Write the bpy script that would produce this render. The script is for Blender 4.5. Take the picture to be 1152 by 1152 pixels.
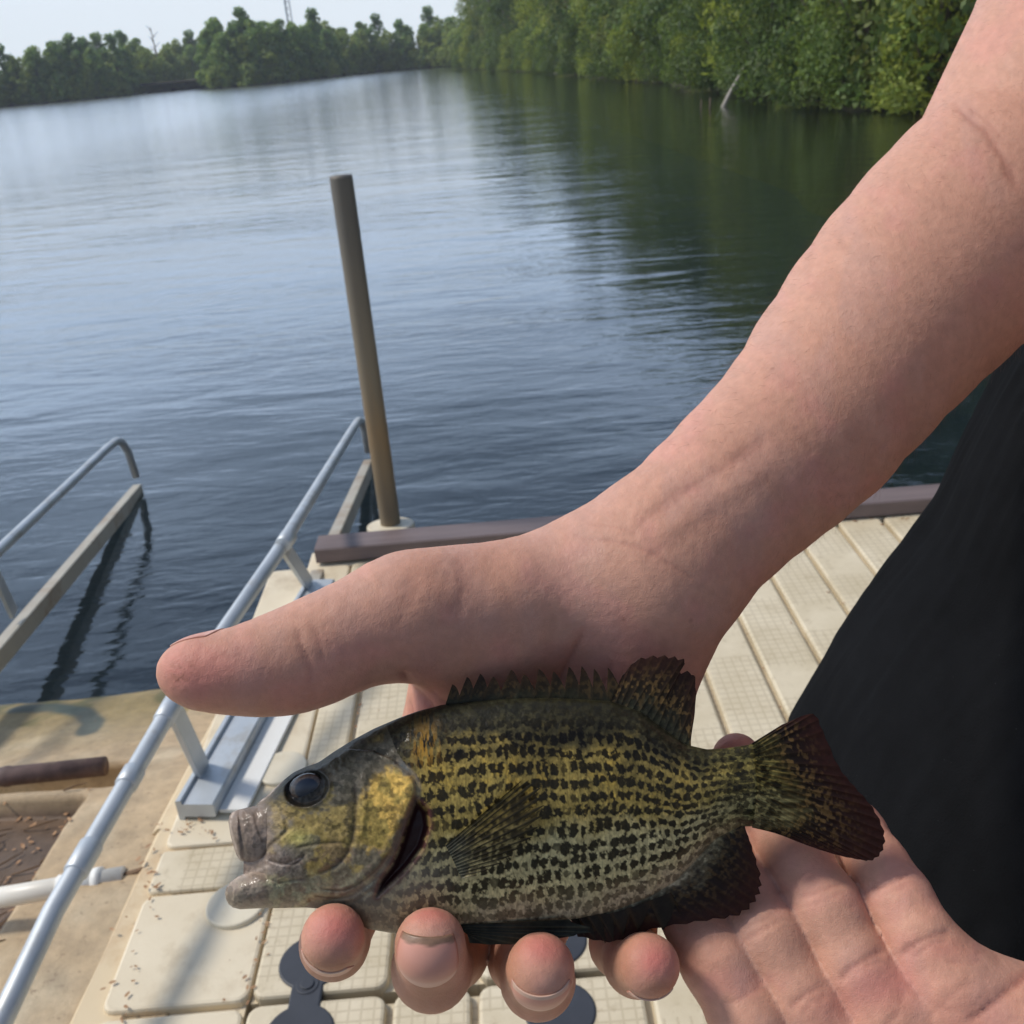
import bpy, math, random
import numpy as np
rng = np.random.default_rng(7); random.seed(7)
for o in list(bpy.data.objects): bpy.data.objects.remove(o)
C = bpy.context.scene.collection
S = bpy.context.scene

# ------------------------------------------------------------------ camera, sky, sun
FPX, CAMZ = 1140.0, 1.30
ROLL = math.atan(0.088); PITCH = math.radians(24.506)
cr, sr, cp, sp = math.cos(ROLL), math.sin(ROLL), math.cos(PITCH), math.sin(PITCH)
FW = np.array([0, cp, -sp]); RT0 = np.array([1., 0, 0]); UP0 = np.array([0, sp, cp])
CX = RT0*cr - UP0*sr; CY = RT0*sr + UP0*cr            # camera right / up in the world
CAM = np.array([0, 0, CAMZ])
def P(px, py, F):
    """photo position (1152 px scale) at forward distance F -> world point"""
    px, py, F = np.broadcast_arrays(np.asarray(px, float), np.asarray(py, float), np.asarray(F, float))
    return CAM + ((px-576)/FPX*F)[..., None]*CX - ((py-576)/FPX*F)[..., None]*CY + F[..., None]*FW
def G(px, py, z=0.0):
    """photo position -> world point on the horizontal plane z"""
    r = (px-576)/FPX*CX - (py-576)/FPX*CY + FW
    return CAM + r*((z-CAMZ)/r[2])
def PX(p):
    v = np.asarray(p)-CAM; F = v@FW
    return 576+(v@CX)/F*FPX, 576-(v@CY)/F*FPX
CX = RT0*cr + UP0*(-sr); CY = RT0*sr + UP0*cr
# (rotate so that the horizon rises towards the right of the frame)
CX = RT0*cr + UP0*(-sr); CY = RT0*sr + UP0*cr
from mathutils import Matrix, Vector
cam = bpy.data.cameras.new('camera'); camo = bpy.data.objects.new('camera', cam); C.objects.link(camo)
cam.sensor_width = 36; cam.lens = FPX/1152*36; cam.clip_start = 0.02; cam.clip_end = 3000
camo.matrix_world = Matrix([[CX[0], CY[0], -FW[0], CAM[0]], [CX[1], CY[1], -FW[1], CAM[1]], [CX[2], CY[2], -FW[2], CAM[2]], [0, 0, 0, 1]])
cam.dof.use_dof = True; cam.dof.focus_distance = 0.31; cam.dof.aperture_fstop = 38
S.camera = camo
SUN_EL, SUN_AZ = math.radians(52), math.radians(-78)      # azimuth from +Y, clockwise seen from above (negative = left)
w = bpy.data.worlds.new("World"); S.world = w; w.use_nodes = True
nt = w.node_tree; bg = nt.nodes['Background']
sky = nt.nodes.new('ShaderNodeTexSky'); sky.sky_type = 'NISHITA'; sky.sun_disc = False
sky.sun_elevation = SUN_EL; sky.sun_rotation = SUN_AZ; sky.air_density = 1.0; sky.dust_density = 1.2; sky.ozone_density = 1.5
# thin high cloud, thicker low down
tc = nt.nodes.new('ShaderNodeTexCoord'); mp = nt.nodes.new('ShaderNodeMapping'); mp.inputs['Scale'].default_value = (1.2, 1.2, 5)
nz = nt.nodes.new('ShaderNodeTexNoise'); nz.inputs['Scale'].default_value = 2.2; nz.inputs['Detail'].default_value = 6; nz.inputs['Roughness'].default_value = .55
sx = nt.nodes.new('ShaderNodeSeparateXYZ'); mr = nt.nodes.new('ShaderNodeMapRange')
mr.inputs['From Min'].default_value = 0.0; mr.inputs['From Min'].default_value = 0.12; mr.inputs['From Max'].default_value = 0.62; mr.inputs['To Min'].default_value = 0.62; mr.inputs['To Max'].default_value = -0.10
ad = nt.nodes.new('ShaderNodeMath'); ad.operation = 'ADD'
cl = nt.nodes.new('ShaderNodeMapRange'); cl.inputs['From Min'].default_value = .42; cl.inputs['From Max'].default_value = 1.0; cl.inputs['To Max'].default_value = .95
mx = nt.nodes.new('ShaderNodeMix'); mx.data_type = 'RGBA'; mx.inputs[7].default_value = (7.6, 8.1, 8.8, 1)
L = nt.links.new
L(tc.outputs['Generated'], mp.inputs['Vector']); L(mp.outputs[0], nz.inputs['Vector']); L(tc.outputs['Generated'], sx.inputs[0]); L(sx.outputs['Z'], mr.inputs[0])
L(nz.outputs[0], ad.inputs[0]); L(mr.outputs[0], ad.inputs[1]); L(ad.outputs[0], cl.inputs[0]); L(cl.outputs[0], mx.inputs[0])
cb = nt.nodes.new('ShaderNodeMix'); cb.data_type = 'RGBA'; cb.inputs[6].default_value = (8.0, 8.7, 9.3, 1); cb.inputs[7].default_value = (11.0, 14.0, 18.6, 1)  # cloud above the frame brightened so the water reflects more light
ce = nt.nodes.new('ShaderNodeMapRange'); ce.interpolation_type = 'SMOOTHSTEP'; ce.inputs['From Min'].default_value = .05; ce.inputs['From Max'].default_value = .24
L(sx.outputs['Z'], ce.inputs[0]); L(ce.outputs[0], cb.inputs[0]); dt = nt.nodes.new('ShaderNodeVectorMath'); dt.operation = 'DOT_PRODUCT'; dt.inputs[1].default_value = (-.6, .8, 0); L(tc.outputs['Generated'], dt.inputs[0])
az = nt.nodes.new('ShaderNodeMapRange'); az.inputs['From Min'].default_value = -.5; az.inputs['From Max'].default_value = .6; az.inputs['To Min'].default_value = .26; az.inputs['To Max'].default_value = 1.1; L(dt.outputs['Value'], az.inputs[0])  # cloud dimmed behind and to the right to deepen shade on the arm
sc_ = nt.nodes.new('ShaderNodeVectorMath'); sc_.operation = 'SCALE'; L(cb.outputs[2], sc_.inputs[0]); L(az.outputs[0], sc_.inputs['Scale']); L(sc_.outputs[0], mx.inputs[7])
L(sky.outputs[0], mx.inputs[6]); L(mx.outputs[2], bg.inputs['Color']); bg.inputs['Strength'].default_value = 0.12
sun = bpy.data.lights.new('sun', 'SUN'); suno = bpy.data.objects.new('sun', sun); C.objects.link(suno)
sun.energy = 2.9; sun.angle = math.radians(9); sun.color = (1, .95, .87)
sd = Vector((math.sin(SUN_AZ)*math.cos(SUN_EL), math.cos(SUN_AZ)*math.cos(SUN_EL), math.sin(SUN_EL)))
suno.rotation_euler = sd.to_track_quat('Z', 'Y').to_euler(); suno.location = (-5, 5, 10)
S.view_settings.view_transform = 'Standard'; S.view_settings.look = 'None'; S.view_settings.exposure = -0.05; S.view_settings.gamma = 1

# ------------------------------------------------------------------ helpers
def lin(c):
    c = np.asarray(c, float)/255.0
    return np.where(c <= .04045, c/12.92, ((c+.055)/1.055)**2.4)
def tag(o, label=None, cat=None, group=None, kind=None):
    if label: o['label'] = label
    if cat: o['category'] = cat
    if group: o['group'] = group
    if kind: o['kind'] = kind
    return o
def mesh_obj(name, V, Fc, mat, parent=None, col=None, smooth=True):
    V = np.asarray(V, np.float64).reshape(-1, 3)
    me = bpy.data.meshes.new(name)
    if isinstance(Fc, np.ndarray):
        n = len(Fc); k = Fc.shape[1]
        me.vertices.add(len(V)); me.vertices.foreach_set('co', V.astype(np.float32).ravel())
        me.loops.add(n*k); me.loops.foreach_set('vertex_index', Fc.astype(np.int32).ravel())
        me.polygons.add(n); me.polygons.foreach_set('loop_start', np.arange(0, n*k, k, dtype=np.int32)); me.polygons.foreach_set('loop_total', np.full(n, k, np.int32))
        me.update(calc_edges=True)
    else:
        me.from_pydata([tuple(v) for v in V], [], Fc); me.update()
    me.validate()
    if smooth: me.polygons.foreach_set('use_smooth', np.ones(len(me.polygons), bool))
    if col is not None:
        a = me.color_attributes.new('Col', 'FLOAT_COLOR', 'POINT')
        cc = np.ones((len(V), 4), np.float32); cc[:, :3] = col; a.data.foreach_set('color', cc.ravel())
    o = bpy.data.objects.new(name, me); C.objects.link(o)
    if mat: me.materials.append(mat)
    if parent: o.parent = parent; o.matrix_parent_inverse = parent.matrix_world.inverted() if False else Matrix.Translation(-parent.location)
    return o
def empty(name, loc, **k):
    o = bpy.data.objects.new(name, None); o.location = loc; o.empty_display_size = .1; C.objects.link(o); tag(o, **k); return o
class MB:
    def __init__(s): s.V = []; s.F = []
    def add(s, V, F):
        b = len(s.V); s.V += [tuple(map(float, v)) for v in V]; s.F += [tuple(i+b for i in f) for f in F]; return s
    def prism(s, poly, z0, z1, bev=0.0, T=None):
        """closed prism from a plan polygon with a chamfered top edge"""
        poly = [np.array(p, float) for p in poly]; n = len(poly); c = sum(poly)/n
        rings = [(poly, z0), (poly, z1-bev)]
        if bev > 0:
            ins = []
            for i in range(n):
                a, b, d = poly[i-1], poly[i], poly[(i+1) % n]
                e1 = (b-a)/max(1e-9, np.linalg.norm(b-a)); e2 = (d-b)/max(1e-9, np.linalg.norm(d-b))
                n1 = np.array([-e1[1], e1[0]]); n2 = np.array([-e2[1], e2[0]]); m = n1+n2; m /= max(.4, m@m/2+0)
                ins.append((b, m))
            r1 = [b+m*bev*.3 for b, m in ins]; r2 = [b+m*bev for b, m in ins]
            rings = [(poly, z0), (poly, z1-bev), (r1, z1-bev*.3), (r2, z1)]
        V = []; F = []
        for r, z in rings: V += [(p[0], p[1], z) for p in r]
        for k in range(len(rings)-1):
            for i in range(n):
                j = (i+1) % n; F.append((k*n+i, k*n+j, (k+1)*n+j, (k+1)*n+i))
        F.append(tuple(range(n-1, -1, -1))); F.append(tuple((len(rings)-1)*n+i for i in range(n)))
        if T is not None: V = [T(np.array(v)) for v in V]
        return s.add(V, F)
    def rect(s, x0, x1, y0, y1, z0, z1, bev=.004, r=.0, T=None):
        if r > 0:
            pts = []
            for cx, cy, a0 in ((x1-r, y0+r, -90), (x1-r, y1-r, 0), (x0+r, y1-r, 90), (x0+r, y0+r, 180)):
                for k in range(5):
                    a = math.radians(a0+k*22.5); pts.append((cx+r*math.cos(a), cy+r*math.sin(a)))
        else: pts = [(x0, y0), (x1, y0), (x1, y1), (x0, y1)]
        return s.prism(pts, z0, z1, bev, T)
    def tube(s, pts, rad, n=16, cap=True):
        pts = [np.array(p, float) for p in pts]; rad = rad if hasattr(rad, '__len__') else [rad]*len(pts)
        V = []; F = []; prev = None
        for i, p in enumerate(pts):
            t = pts[min(i+1, len(pts)-1)]-pts[max(i-1, 0)]; t /= np.linalg.norm(t)
            if prev is None: a = np.array([0, 0, 1.]) if abs(t[2]) < .9 else np.array([1., 0, 0])
            else: a = prev
            u = a-t*(a@t); u /= np.linalg.norm(u); v = np.cross(t, u); prev = u
            for k in range(n):
                an = 2*math.pi*k/n; V.append(p+rad[i]*(u*math.cos(an)+v*math.sin(an)))
        for i in range(len(pts)-1):
            for k in range(n):
                j = (k+1) % n; F.append((i*n+k, i*n+j, (i+1)*n+j, (i+1)*n+k))
        if cap: F.append(tuple(range(n-1, -1, -1))); F.append(tuple((len(pts)-1)*n+k for k in range(n)))
        return s.add(V, F)
    def beam(s, a, b, w, h, bev=.003, side=None):
        """rectangular bar from a to b, top centre line a-b, width w, depth h"""
        a = np.array(a, float); b = np.array(b, float); t = b-a; Ln = np.linalg.norm(t); t /= Ln
        u = np.cross(t, [0, 0, 1.]) if side is None else np.array(side, float); u -= t*(u@t); u /= np.linalg.norm(u); v = np.cross(u, t)
        c = bev; prof = [(-w/2+c, 0), (w/2-c, 0), (w/2, -c), (w/2, -h+c), (w/2-c, -h), (-w/2+c, -h), (-w/2, -h+c), (-w/2, -c)]
        V = []
        for q in (a, b):
            for x, y in prof: V.append(q+u*x+v*y)
        F = [(i, (i+1) % 8, 8+(i+1) % 8, 8+i) for i in range(8)]+[tuple(range(7, -1, -1)), tuple(range(8, 16))]
        return s.add(V, F)
    def build(s, name, mat, parent=None, smooth=False):
        o = mesh_obj(name, s.V, s.F, mat, parent, smooth=smooth)
        return o
def bez(pts, n):
    """Catmull-Rom through points"""
    pts = np.array(pts, float); Q = np.vstack([2*pts[0]-pts[1], pts, 2*pts[-1]-pts[-2]]); out = []
    m = len(pts)-1
    for t in np.linspace(0, m, n):
        i = min(int(t), m-1); f = t-i; a, b, c, d = Q[i], Q[i+1], Q[i+2], Q[i+3]
        out.append(.5*((2*b)+(-a+c)*f+(2*a-5*b+4*c-d)*f*f+(-a+3*b-3*c+d)*f**3))
    return np.array(out)
def sstep(a, b, x): t = np.clip((x-a)/(b-a), 0, 1); return t*t*(3-2*t)
def hash2(i, j, s=0):
    h = (i.astype(np.int64)*374761393+j.astype(np.int64)*668265263+s*1442695041) & 0xffffffff
    h = ((h ^ (h >> 13))*1274126177) & 0xffffffff; h = h ^ (h >> 16); return (h & 0xffffff)/float(0xffffff)
def vn(x, y, s=0):
    i = np.floor(x); j = np.floor(y); fx = x-i; fy = y-j; fx = fx*fx*(3-2*fx); fy = fy*fy*(3-2*fy)
    i = i.astype(np.int64); j = j.astype(np.int64)
    a = hash2(i, j, s); b = hash2(i+1, j, s); c = hash2(i, j+1, s); d = hash2(i+1, j+1, s)
    return (a*(1-fx)+b*fx)*(1-fy)+(c*(1-fx)+d*fx)*fy
def fbm(x, y, s=0, o=4, g=.5):
    r = 0; a = 1; t = 0
    for k in range(o): r = r+a*vn(x*2**k+k*17.3, y*2**k+k*9.1, s+k); t += a; a *= g
    return r/t
def pdist(x, y, poly):
    """distance to a polyline, and position 0..1 along it"""
    d = np.full(np.shape(x), 1e9); par = np.zeros(np.shape(x)); poly = np.array(poly, float)
    seg = np.hypot(*np.diff(poly, axis=0).T); tot = seg.sum(); acc = 0
    for i in range(len(poly)-1):
        ax, ay = poly[i]; bx, by = poly[i+1]; dx, dy = bx-ax, by-ay; l2 = dx*dx+dy*dy
        t = np.clip(((x-ax)*dx+(y-ay)*dy)/l2, 0, 1); dd = np.hypot(x-ax-t*dx, y-ay-t*dy)
        m = dd < d; d = np.where(m, dd, d); par = np.where(m, (acc+t*seg[i])/tot, par); acc += seg[i]
    return d, par
def inpoly(x, y, poly):
    poly = np.array(poly, float); ins = np.zeros(np.shape(x), bool); n = len(poly)
    for i in range(n):
        x0, y0 = poly[i]; x1, y1 = poly[(i+1) % n]
        c = ((y0 > y) != (y1 > y)) & (x < (x1-x0)*(y-y0)/(y1-y0+1e-12)+x0); ins ^= c
    return ins
def sdp(x, y, poly):
    poly = list(poly); d, _ = pdist(x, y, poly+[poly[0]]); return np.where(inpoly(x, y, poly), -d, d)

# ------------------------------------------------------------------ materials
def mat_new(name, base=(.5, .5, .5), rough=.5, metal=0, **k):
    m = bpy.data.materials.new(name); m.use_nodes = True; n = m.node_tree; b = n.nodes['Principled BSDF']
    b.inputs['Base Color'].default_value = (*base, 1); b.inputs['Roughness'].default_value = rough; b.inputs['Metallic'].default_value = metal
    for kk, v in k.items(): b.inputs[kk.replace('_', ' ')].default_value = v
    return m, n, b
def N(n, t, **k):
    x = n.nodes.new('ShaderNode'+t)
    for kk, v in k.items():
        if kk in x.inputs: x.inputs[kk].default_value = v
        else: setattr(x, kk, v)
    return x
def noisy(name, c1, c2, scale=8, rough=.6, bump=.2, bscale=60, bdist=.002, metal=0, det=6, stretch=(1, 1, 1), c3=None, s3=2.0, **k):
    m, n, b = mat_new(name, rough=rough, metal=metal, **k)
    tc = N(n, 'TexCoord'); mp = N(n, 'Mapping'); mp.inputs['Scale'].default_value = stretch
    L = n.links.new; L(tc.outputs['Object'], mp.inputs[0])
    t = N(n, 'TexNoise', Scale=scale, Detail=det, Roughness=.6); L(mp.outputs[0], t.inputs['Vector'])
    r = N(n, 'ValToRGB'); r.color_ramp.elements[0].position = .3; r.color_ramp.elements[1].position = .7
    r.color_ramp.elements[0].color = (*c1, 1); r.color_ramp.elements[1].color = (*c2, 1); L(t.outputs[0], r.inputs[0])
    out = r.outputs[0]
    if c3 is not None:
        t3 = N(n, 'TexNoise', Scale=s3, Detail=8, Roughness=.7); L(mp.outputs[0], t3.inputs['Vector'])
        r3 = N(n, 'ValToRGB'); r3.color_ramp.elements[0].position = .52; r3.color_ramp.elements[1].position = .68; L(t3.outputs[0], r3.inputs[0])
        mm = N(n, 'Mix', data_type='RGBA'); mm.inputs[7].default_value = (*c3, 1); L(r3.outputs[0], mm.inputs[0]); L(out, mm.inputs[6]); out = mm.outputs[2]
    L(out, b.inputs['Base Color'])
    tb = N(n, 'TexNoise', Scale=bscale, Detail=5); L(mp.outputs[0], tb.inputs['Vector'])
    bu = N(n, 'Bump', Strength=bump, Distance=bdist); L(tb.outputs[0], bu.inputs['Height']); L(bu.outputs[0], b.inputs['Normal'])
    return m
M = {}
M['plank'] = noisy('dock_plastic', lin((214, 198, 168)), lin((226, 212, 184)), 5, .55, .25, 220, .001, c3=lin((188, 168, 136)), s3=3.5)
M['launch'] = noisy('launch_plastic', lin((206, 184, 146)), lin((220, 200, 165)), 3, .5, .2, 120, .001, c3=lin((184, 150, 108)), s3=2.5)
M['sleeper'] = noisy('brown_lumber', lin((104, 90, 88)), lin((124, 108, 105)), 4, .55, .3, 60, .001, stretch=(1, 8, 8))
M['alu'] = noisy('aluminium', lin((176, 182, 186)), lin((198, 202, 204)), 10, .5, .2, 90, .001, metal=.5, c3=lin((165, 160, 150)), s3=7)
M['alu_beam'] = noisy('weathered_beam', lin((170, 160, 142)), lin((186, 178, 160)), 5, .5, .2, 90, .001, metal=.25, c3=lin((150, 120, 88)), s3=3)
M['cap'] = noisy('cap_plastic', lin((214, 202, 176)), lin((224, 213, 188)), 6, .5, .1, 90, .001, c3=lin((206, 192, 164)), s3=9)
M['white'] = noisy('white_plastic', lin((226, 224, 216)), lin((236, 234, 228)), 6, .45, .1, 90, .001, c3=lin((196, 188, 172)), s3=6)
M['black_rubber'] = noisy('black_rubber', lin((44, 47, 54)), lin((58, 61, 68)), 10, .55, .2, 120, .001)
M['roller'] = noisy('brown_roller', lin((74, 60, 58)), lin((116, 94, 88)), 22, .7, .5, 60, .002, c3=lin((140, 122, 104)), s3=12)
M['pipe'] = noisy('white_pipe', lin((222, 214, 198)), lin((235, 230, 218)), 6, .4, .1, 60, .001, c3=lin((200, 176, 140)), s3=5)
M['twig'] = noisy('twig', lin((98, 78, 58)), lin((130, 104, 80)), 20, .9, .3, 60, .002)
M['leaf_litter'] = noisy('dry_leaf', lin((132, 92, 60)), lin((188, 150, 112)), 60, .8, .3, 300, .0005)
M['debris'] = noisy('silt', lin((112, 88, 66)), lin((150, 122, 94)), 14, .9, .8, 60, .01, c3=lin((70, 52, 38)), s3=18)
# galvanised, stained post
def post_mat():
    m, n, b = mat_new('stained_post', rough=.6, metal=.25); L = n.links.new
    tc = N(n, 'TexCoord'); mp = N(n, 'Mapping'); mp.inputs['Scale'].default_value = (9, 9, 1.6); L(tc.outputs['Object'], mp.inputs[0])
    t = N(n, 'TexNoise', Scale=3, Detail=8, Roughness=.65); L(mp.outputs[0], t.inputs['Vector'])
    sx = N(n, 'SeparateXYZ'); L(tc.outputs['Object'], sx.inputs[0])
    mr = N(n, 'MapRange'); mr.inputs['From Min'].default_value = .9; mr.inputs['From Max'].default_value = .1; L(sx.outputs['Z'], mr.inputs[0])
    r = N(n, 'ValToRGB'); e = r.color_ramp.elements; e[0].color = (*lin((104, 99, 90)), 1); e[1].color = (*lin((130, 116, 94)), 1)
    x = e.new(.45); x.color = (*lin((128, 118, 100)), 1); x = e.new(.75); x.color = (*lin((138, 116, 86)), 1)
    a = N(n, 'Math', operation='ADD'); s = N(n, 'Math', operation='MULTIPLY'); s.inputs[1].default_value = .5; L(t.outputs[0], s.inputs[0])
    s2 = N(n, 'Math', operation='SUBTRACT'); s2.inputs[1].default_value = .25; L(s.outputs[0], s2.inputs[0]); L(s2.outputs[0], a.inputs[0]); L(mr.outputs[0], a.inputs[1]); L(a.outputs[0], r.inputs[0])
    L(r.outputs[0], b.inputs['Base Color']); bu = N(n, 'Bump', Strength=.3, Distance=.002); L(t.outputs[0], bu.inputs['Height']); L(bu.outputs[0], b.inputs['Normal'])
    return m
M['post'] = post_mat()
def leaf_mat(name, c1, c2):
    m, n, b = mat_new(name, rough=.6); L = n.links.new
    a = N(n, 'Attribute', attribute_name='Col'); L(a.outputs['Color'], b.inputs['Base Color'])
    tr = N(n, 'BsdfTranslucent'); L(a.outputs['Color'], tr.inputs['Color']); mx = N(n, 'MixShader'); mx.inputs[0].default_value = .5
    L(b.outputs[0], mx.inputs[1]); L(tr.outputs[0], mx.inputs[2]); L(mx.outputs[0], n.nodes['Material Output'].inputs[0]); return m
M['leaf'] = leaf_mat('foliage', 0, 0)
M['bark'] = noisy('bark', lin((84, 72, 60)), lin((116, 102, 86)), 8, .9, .6, 30, .01, stretch=(1, 1, .3))
M['snag'] = noisy('bleached_wood', lin((150, 144, 132)), lin((176, 168, 156)), 8, .9, .4, 30, .01)

# deck tread material: fine square grid pressed into patches of each plank
def tread_mat():
    m, n, b = mat_new('tread_plastic', rough=.58); L = n.links.new
    tc = N(n, 'TexCoord'); 
    t = N(n, 'TexNoise', Scale=6, Detail=8, Roughness=.65); L(tc.outputs['Object'], t.inputs['Vector'])
    r = N(n, 'ValToRGB'); e = r.color_ramp.elements; e[0].position = .3; e[1].position = .72; e[0].color = (*lin((196, 180, 148)), 1); e[1].color = (*lin((222, 208, 180)), 1)
    L(t.outputs[0], r.inputs[0])
    t2 = N(n, 'TexNoise', Scale=30, Detail=6, Roughness=.75); L(tc.outputs['Object'], t2.inputs['Vector'])
    r2 = N(n, 'ValToRGB'); e = r2.color_ramp.elements; e[0].position = .55; e[1].position = .8; L(t2.outputs[0], r2.inputs[0])
    mm = N(n, 'Mix', data_type='RGBA'); mm.inputs[7].default_value = (*lin((158, 138, 104)), 1)
    ms = N(n, 'Math', operation='MULTIPLY'); ms.inputs[1].default_value = .8; L(r2.outputs[0], ms.inputs[0]); L(ms.outputs[0], mm.inputs[0]); L(r.outputs[0], mm.inputs[6])
    # grid lines
    sx = N(n, 'SeparateXYZ'); L(tc.outputs['Object'], sx.inputs[0])
    def saw(sock, per):
        a = N(n, 'Math', operation='DIVIDE'); a.inputs[1].default_value = per; L(sock, a.inputs[0])
        f = N(n, 'Math', operation='FRACT'); L(a.outputs[0], f.inputs[0])
        s = N(n, 'Math', operation='SUBTRACT'); s.inputs[1].default_value = .5; L(f.outputs[0], s.inputs[0]); ab = N(n, 'Math', operation='ABSOLUTE'); L(s.outputs[0], ab.inputs[0]); return ab.outputs[0]
    def less(sock, v, op='GREATER_THAN'):
        a = N(n, 'Math', operation=op); a.inputs[1].default_value = v; L(sock, a.inputs[0]); return a.outputs[0]
    gx = less(saw(sx.outputs['X'], .0195), .41); gy = less(saw(sx.outputs['Y'], .0195), .41)
    mxx = N(n, 'Math', operation='MAXIMUM'); L(gx, mxx.inputs[0]); L(gy, mxx.inputs[1])
    # patches: 0.28 m long, alternating with smooth
    off = N(n, 'Math', operation='DIVIDE'); off.inputs[1].default_value = .13; L(sx.outputs['X'], off.inputs[0]); fl = N(n, 'Math', operation='FLOOR'); L(off.outputs[0], fl.inputs[0])
    fm = N(n, 'Math', operation='MULTIPLY'); fm.inputs[1].default_value = .17; L(fl.outputs[0], fm.inputs[0]); ya = N(n, 'Math', operation='ADD'); L(sx.outputs['Y'], ya.inputs[0]); L(fm.outputs[0], ya.inputs[1])
    pt = less(saw(ya.outputs[0], .42), .36, 'LESS_THAN')
    g = N(n, 'Math', operation='MULTIPLY'); L(mxx.outputs[0], g.inputs[0]); L(pt, g.inputs[1])
    ml = N(n, 'Math', operation='MULTIPLY'); ml.inputs[1].default_value = .32; L(g.outputs[0], ml.inputs[0])
    m3 = N(n, 'Mix', data_type='RGBA'); m3.inputs[7].default_value = (*lin((160, 142, 110)), 1); L(ml.outputs[0], m3.inputs[0]); L(mm.outputs[2], m3.inputs[6])
    L(m3.outputs[2], b.inputs['Base Color'])
    nb = N(n, 'Math', operation='MULTIPLY'); nb.inputs[1].default_value = -1; L(g.outputs[0], nb.inputs[0])
    bu = N(n, 'Bump', Strength=.6, Distance=.0012); L(nb.outputs[0], bu.inputs['Height'])
    t4 = N(n, 'TexNoise', Scale=260, Detail=4); L(tc.outputs['Object'], t4.inputs['Vector']); b2 = N(n, 'Bump', Strength=.25, Distance=.001); L(t4.outputs[0], b2.inputs['Height']); L(bu.outputs[0], b2.inputs['Normal'])
    L(b2.outputs[0], b.inputs['Normal']); return m
M['tread'] = tread_mat()

# ------------------------------------------------------------------ water, bed
WZ = -0.35
def water_mat():
    m = bpy.data.materials.new('lake_water'); m.use_nodes = True; n = m.node_tree; n.nodes.clear(); L = n.links.new
    out = N(n, 'OutputMaterial'); tc = N(n, 'TexCoord')
    def noise(sc, stretch, det, rot=0, dist=.0):
        mp = N(n, 'Mapping'); mp.inputs['Scale'].default_value = stretch; mp.inputs['Rotation'].default_value = (0, 0, rot); L(tc.outputs['Object'], mp.inputs[0])
        t = N(n, 'TexNoise', Scale=sc, Detail=det, Roughness=.5, Distortion=dist); L(mp.outputs[0], t.inputs['Vector']); return t.outputs[0]
    a = noise(2.2, (.55, 1.5, 1), 3, math.radians(8), .4); b = noise(13.0, (.5, 1.3, 1), 3, math.radians(-6), .6); c = noise(.55, (.6, 1.4, 1), 2, math.radians(12))
    b1 = N(n, 'Bump', Strength=1, Distance=WAVE[0]); L(c, b1.inputs['Height'])
    b2 = N(n, 'Bump', Strength=1, Distance=WAVE[1]); L(a, b2.inputs['Height']); L(b1.outputs[0], b2.inputs['Normal'])
    # small ripples come and go in patches (gusts)
    gm = noise(.35, (.5, 1.6, 1), 3); gr = N(n, 'MapRange'); gr.inputs['From Min'].default_value = .4; gr.inputs['From Max'].default_value = .65; gr.inputs['To Min'].default_value = .35; gr.inputs['To Max'].default_value = 1.2; L(gm, gr.inputs[0])
    b3 = N(n, 'Bump', Distance=WAVE[2]); L(gr.outputs[0], b3.inputs['Strength']); L(b, b3.inputs['Height']); L(b2.outputs[0], b3.inputs['Normal'])
    fr = N(n, 'Fresnel', IOR=1.47); L(b3.outputs[0], fr.inputs['Normal'])
    gl = N(n, 'BsdfAnisotropic') if False else N(n, 'BsdfGlossy'); 
    sp_ = N(n, 'SeparateXYZ'); L(tc.outputs['Object'], sp_.inputs[0]); wx = N(n, 'MapRange', interpolation_type='SMOOTHSTEP'); wx.inputs['From Min'].default_value = 1.0; wx.inputs['From Max'].default_value = -14.0; L(sp_.outputs['X'], wx.inputs[0])
    wy = N(n, 'MapRange', interpolation_type='SMOOTHSTEP'); wy.inputs['From Min'].default_value = 4.0; wy.inputs['From Max'].default_value = 24.0; L(sp_.outputs['Y'], wy.inputs[0]); wm = N(n, 'Math', operation='MULTIPLY'); L(wx.outputs[0], wm.inputs[0]); L(wy.outputs[0], wm.inputs[1])
    ro = N(n, 'MapRange'); ro.inputs['To Min'].default_value = .05; ro.inputs['To Max'].default_value = .17; L(wm.outputs[0], ro.inputs[0]); L(ro.outputs[0], gl.inputs['Roughness'])
    gl.inputs['Color'].default_value = (1, 1, 1, 1); L(b3.outputs[0], gl.inputs['Normal'])
    tr = N(n, 'BsdfTransparent'); tr.inputs['Color'].default_value = (.58, .70, .74, 1)
    mx = N(n, 'MixShader'); L(fr.outputs[0], mx.inputs[0]); L(tr.outputs[0], mx.inputs[1]); L(gl.outputs[0], mx.inputs[2]); L(mx.outputs[0], out.inputs[0]); return m
WAVE = (.012, .0115, .0040)
M['water'] = water_mat()
wat = mesh_obj('water', [(-400, -60, WZ), (400, -60, WZ), (400, 600, WZ), (-400, 600, WZ)], [(0, 1, 2, 3)], M['water'], smooth=False); tag(wat, kind='structure', label='rippled grey blue lake water reflecting sky and trees')
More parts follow.
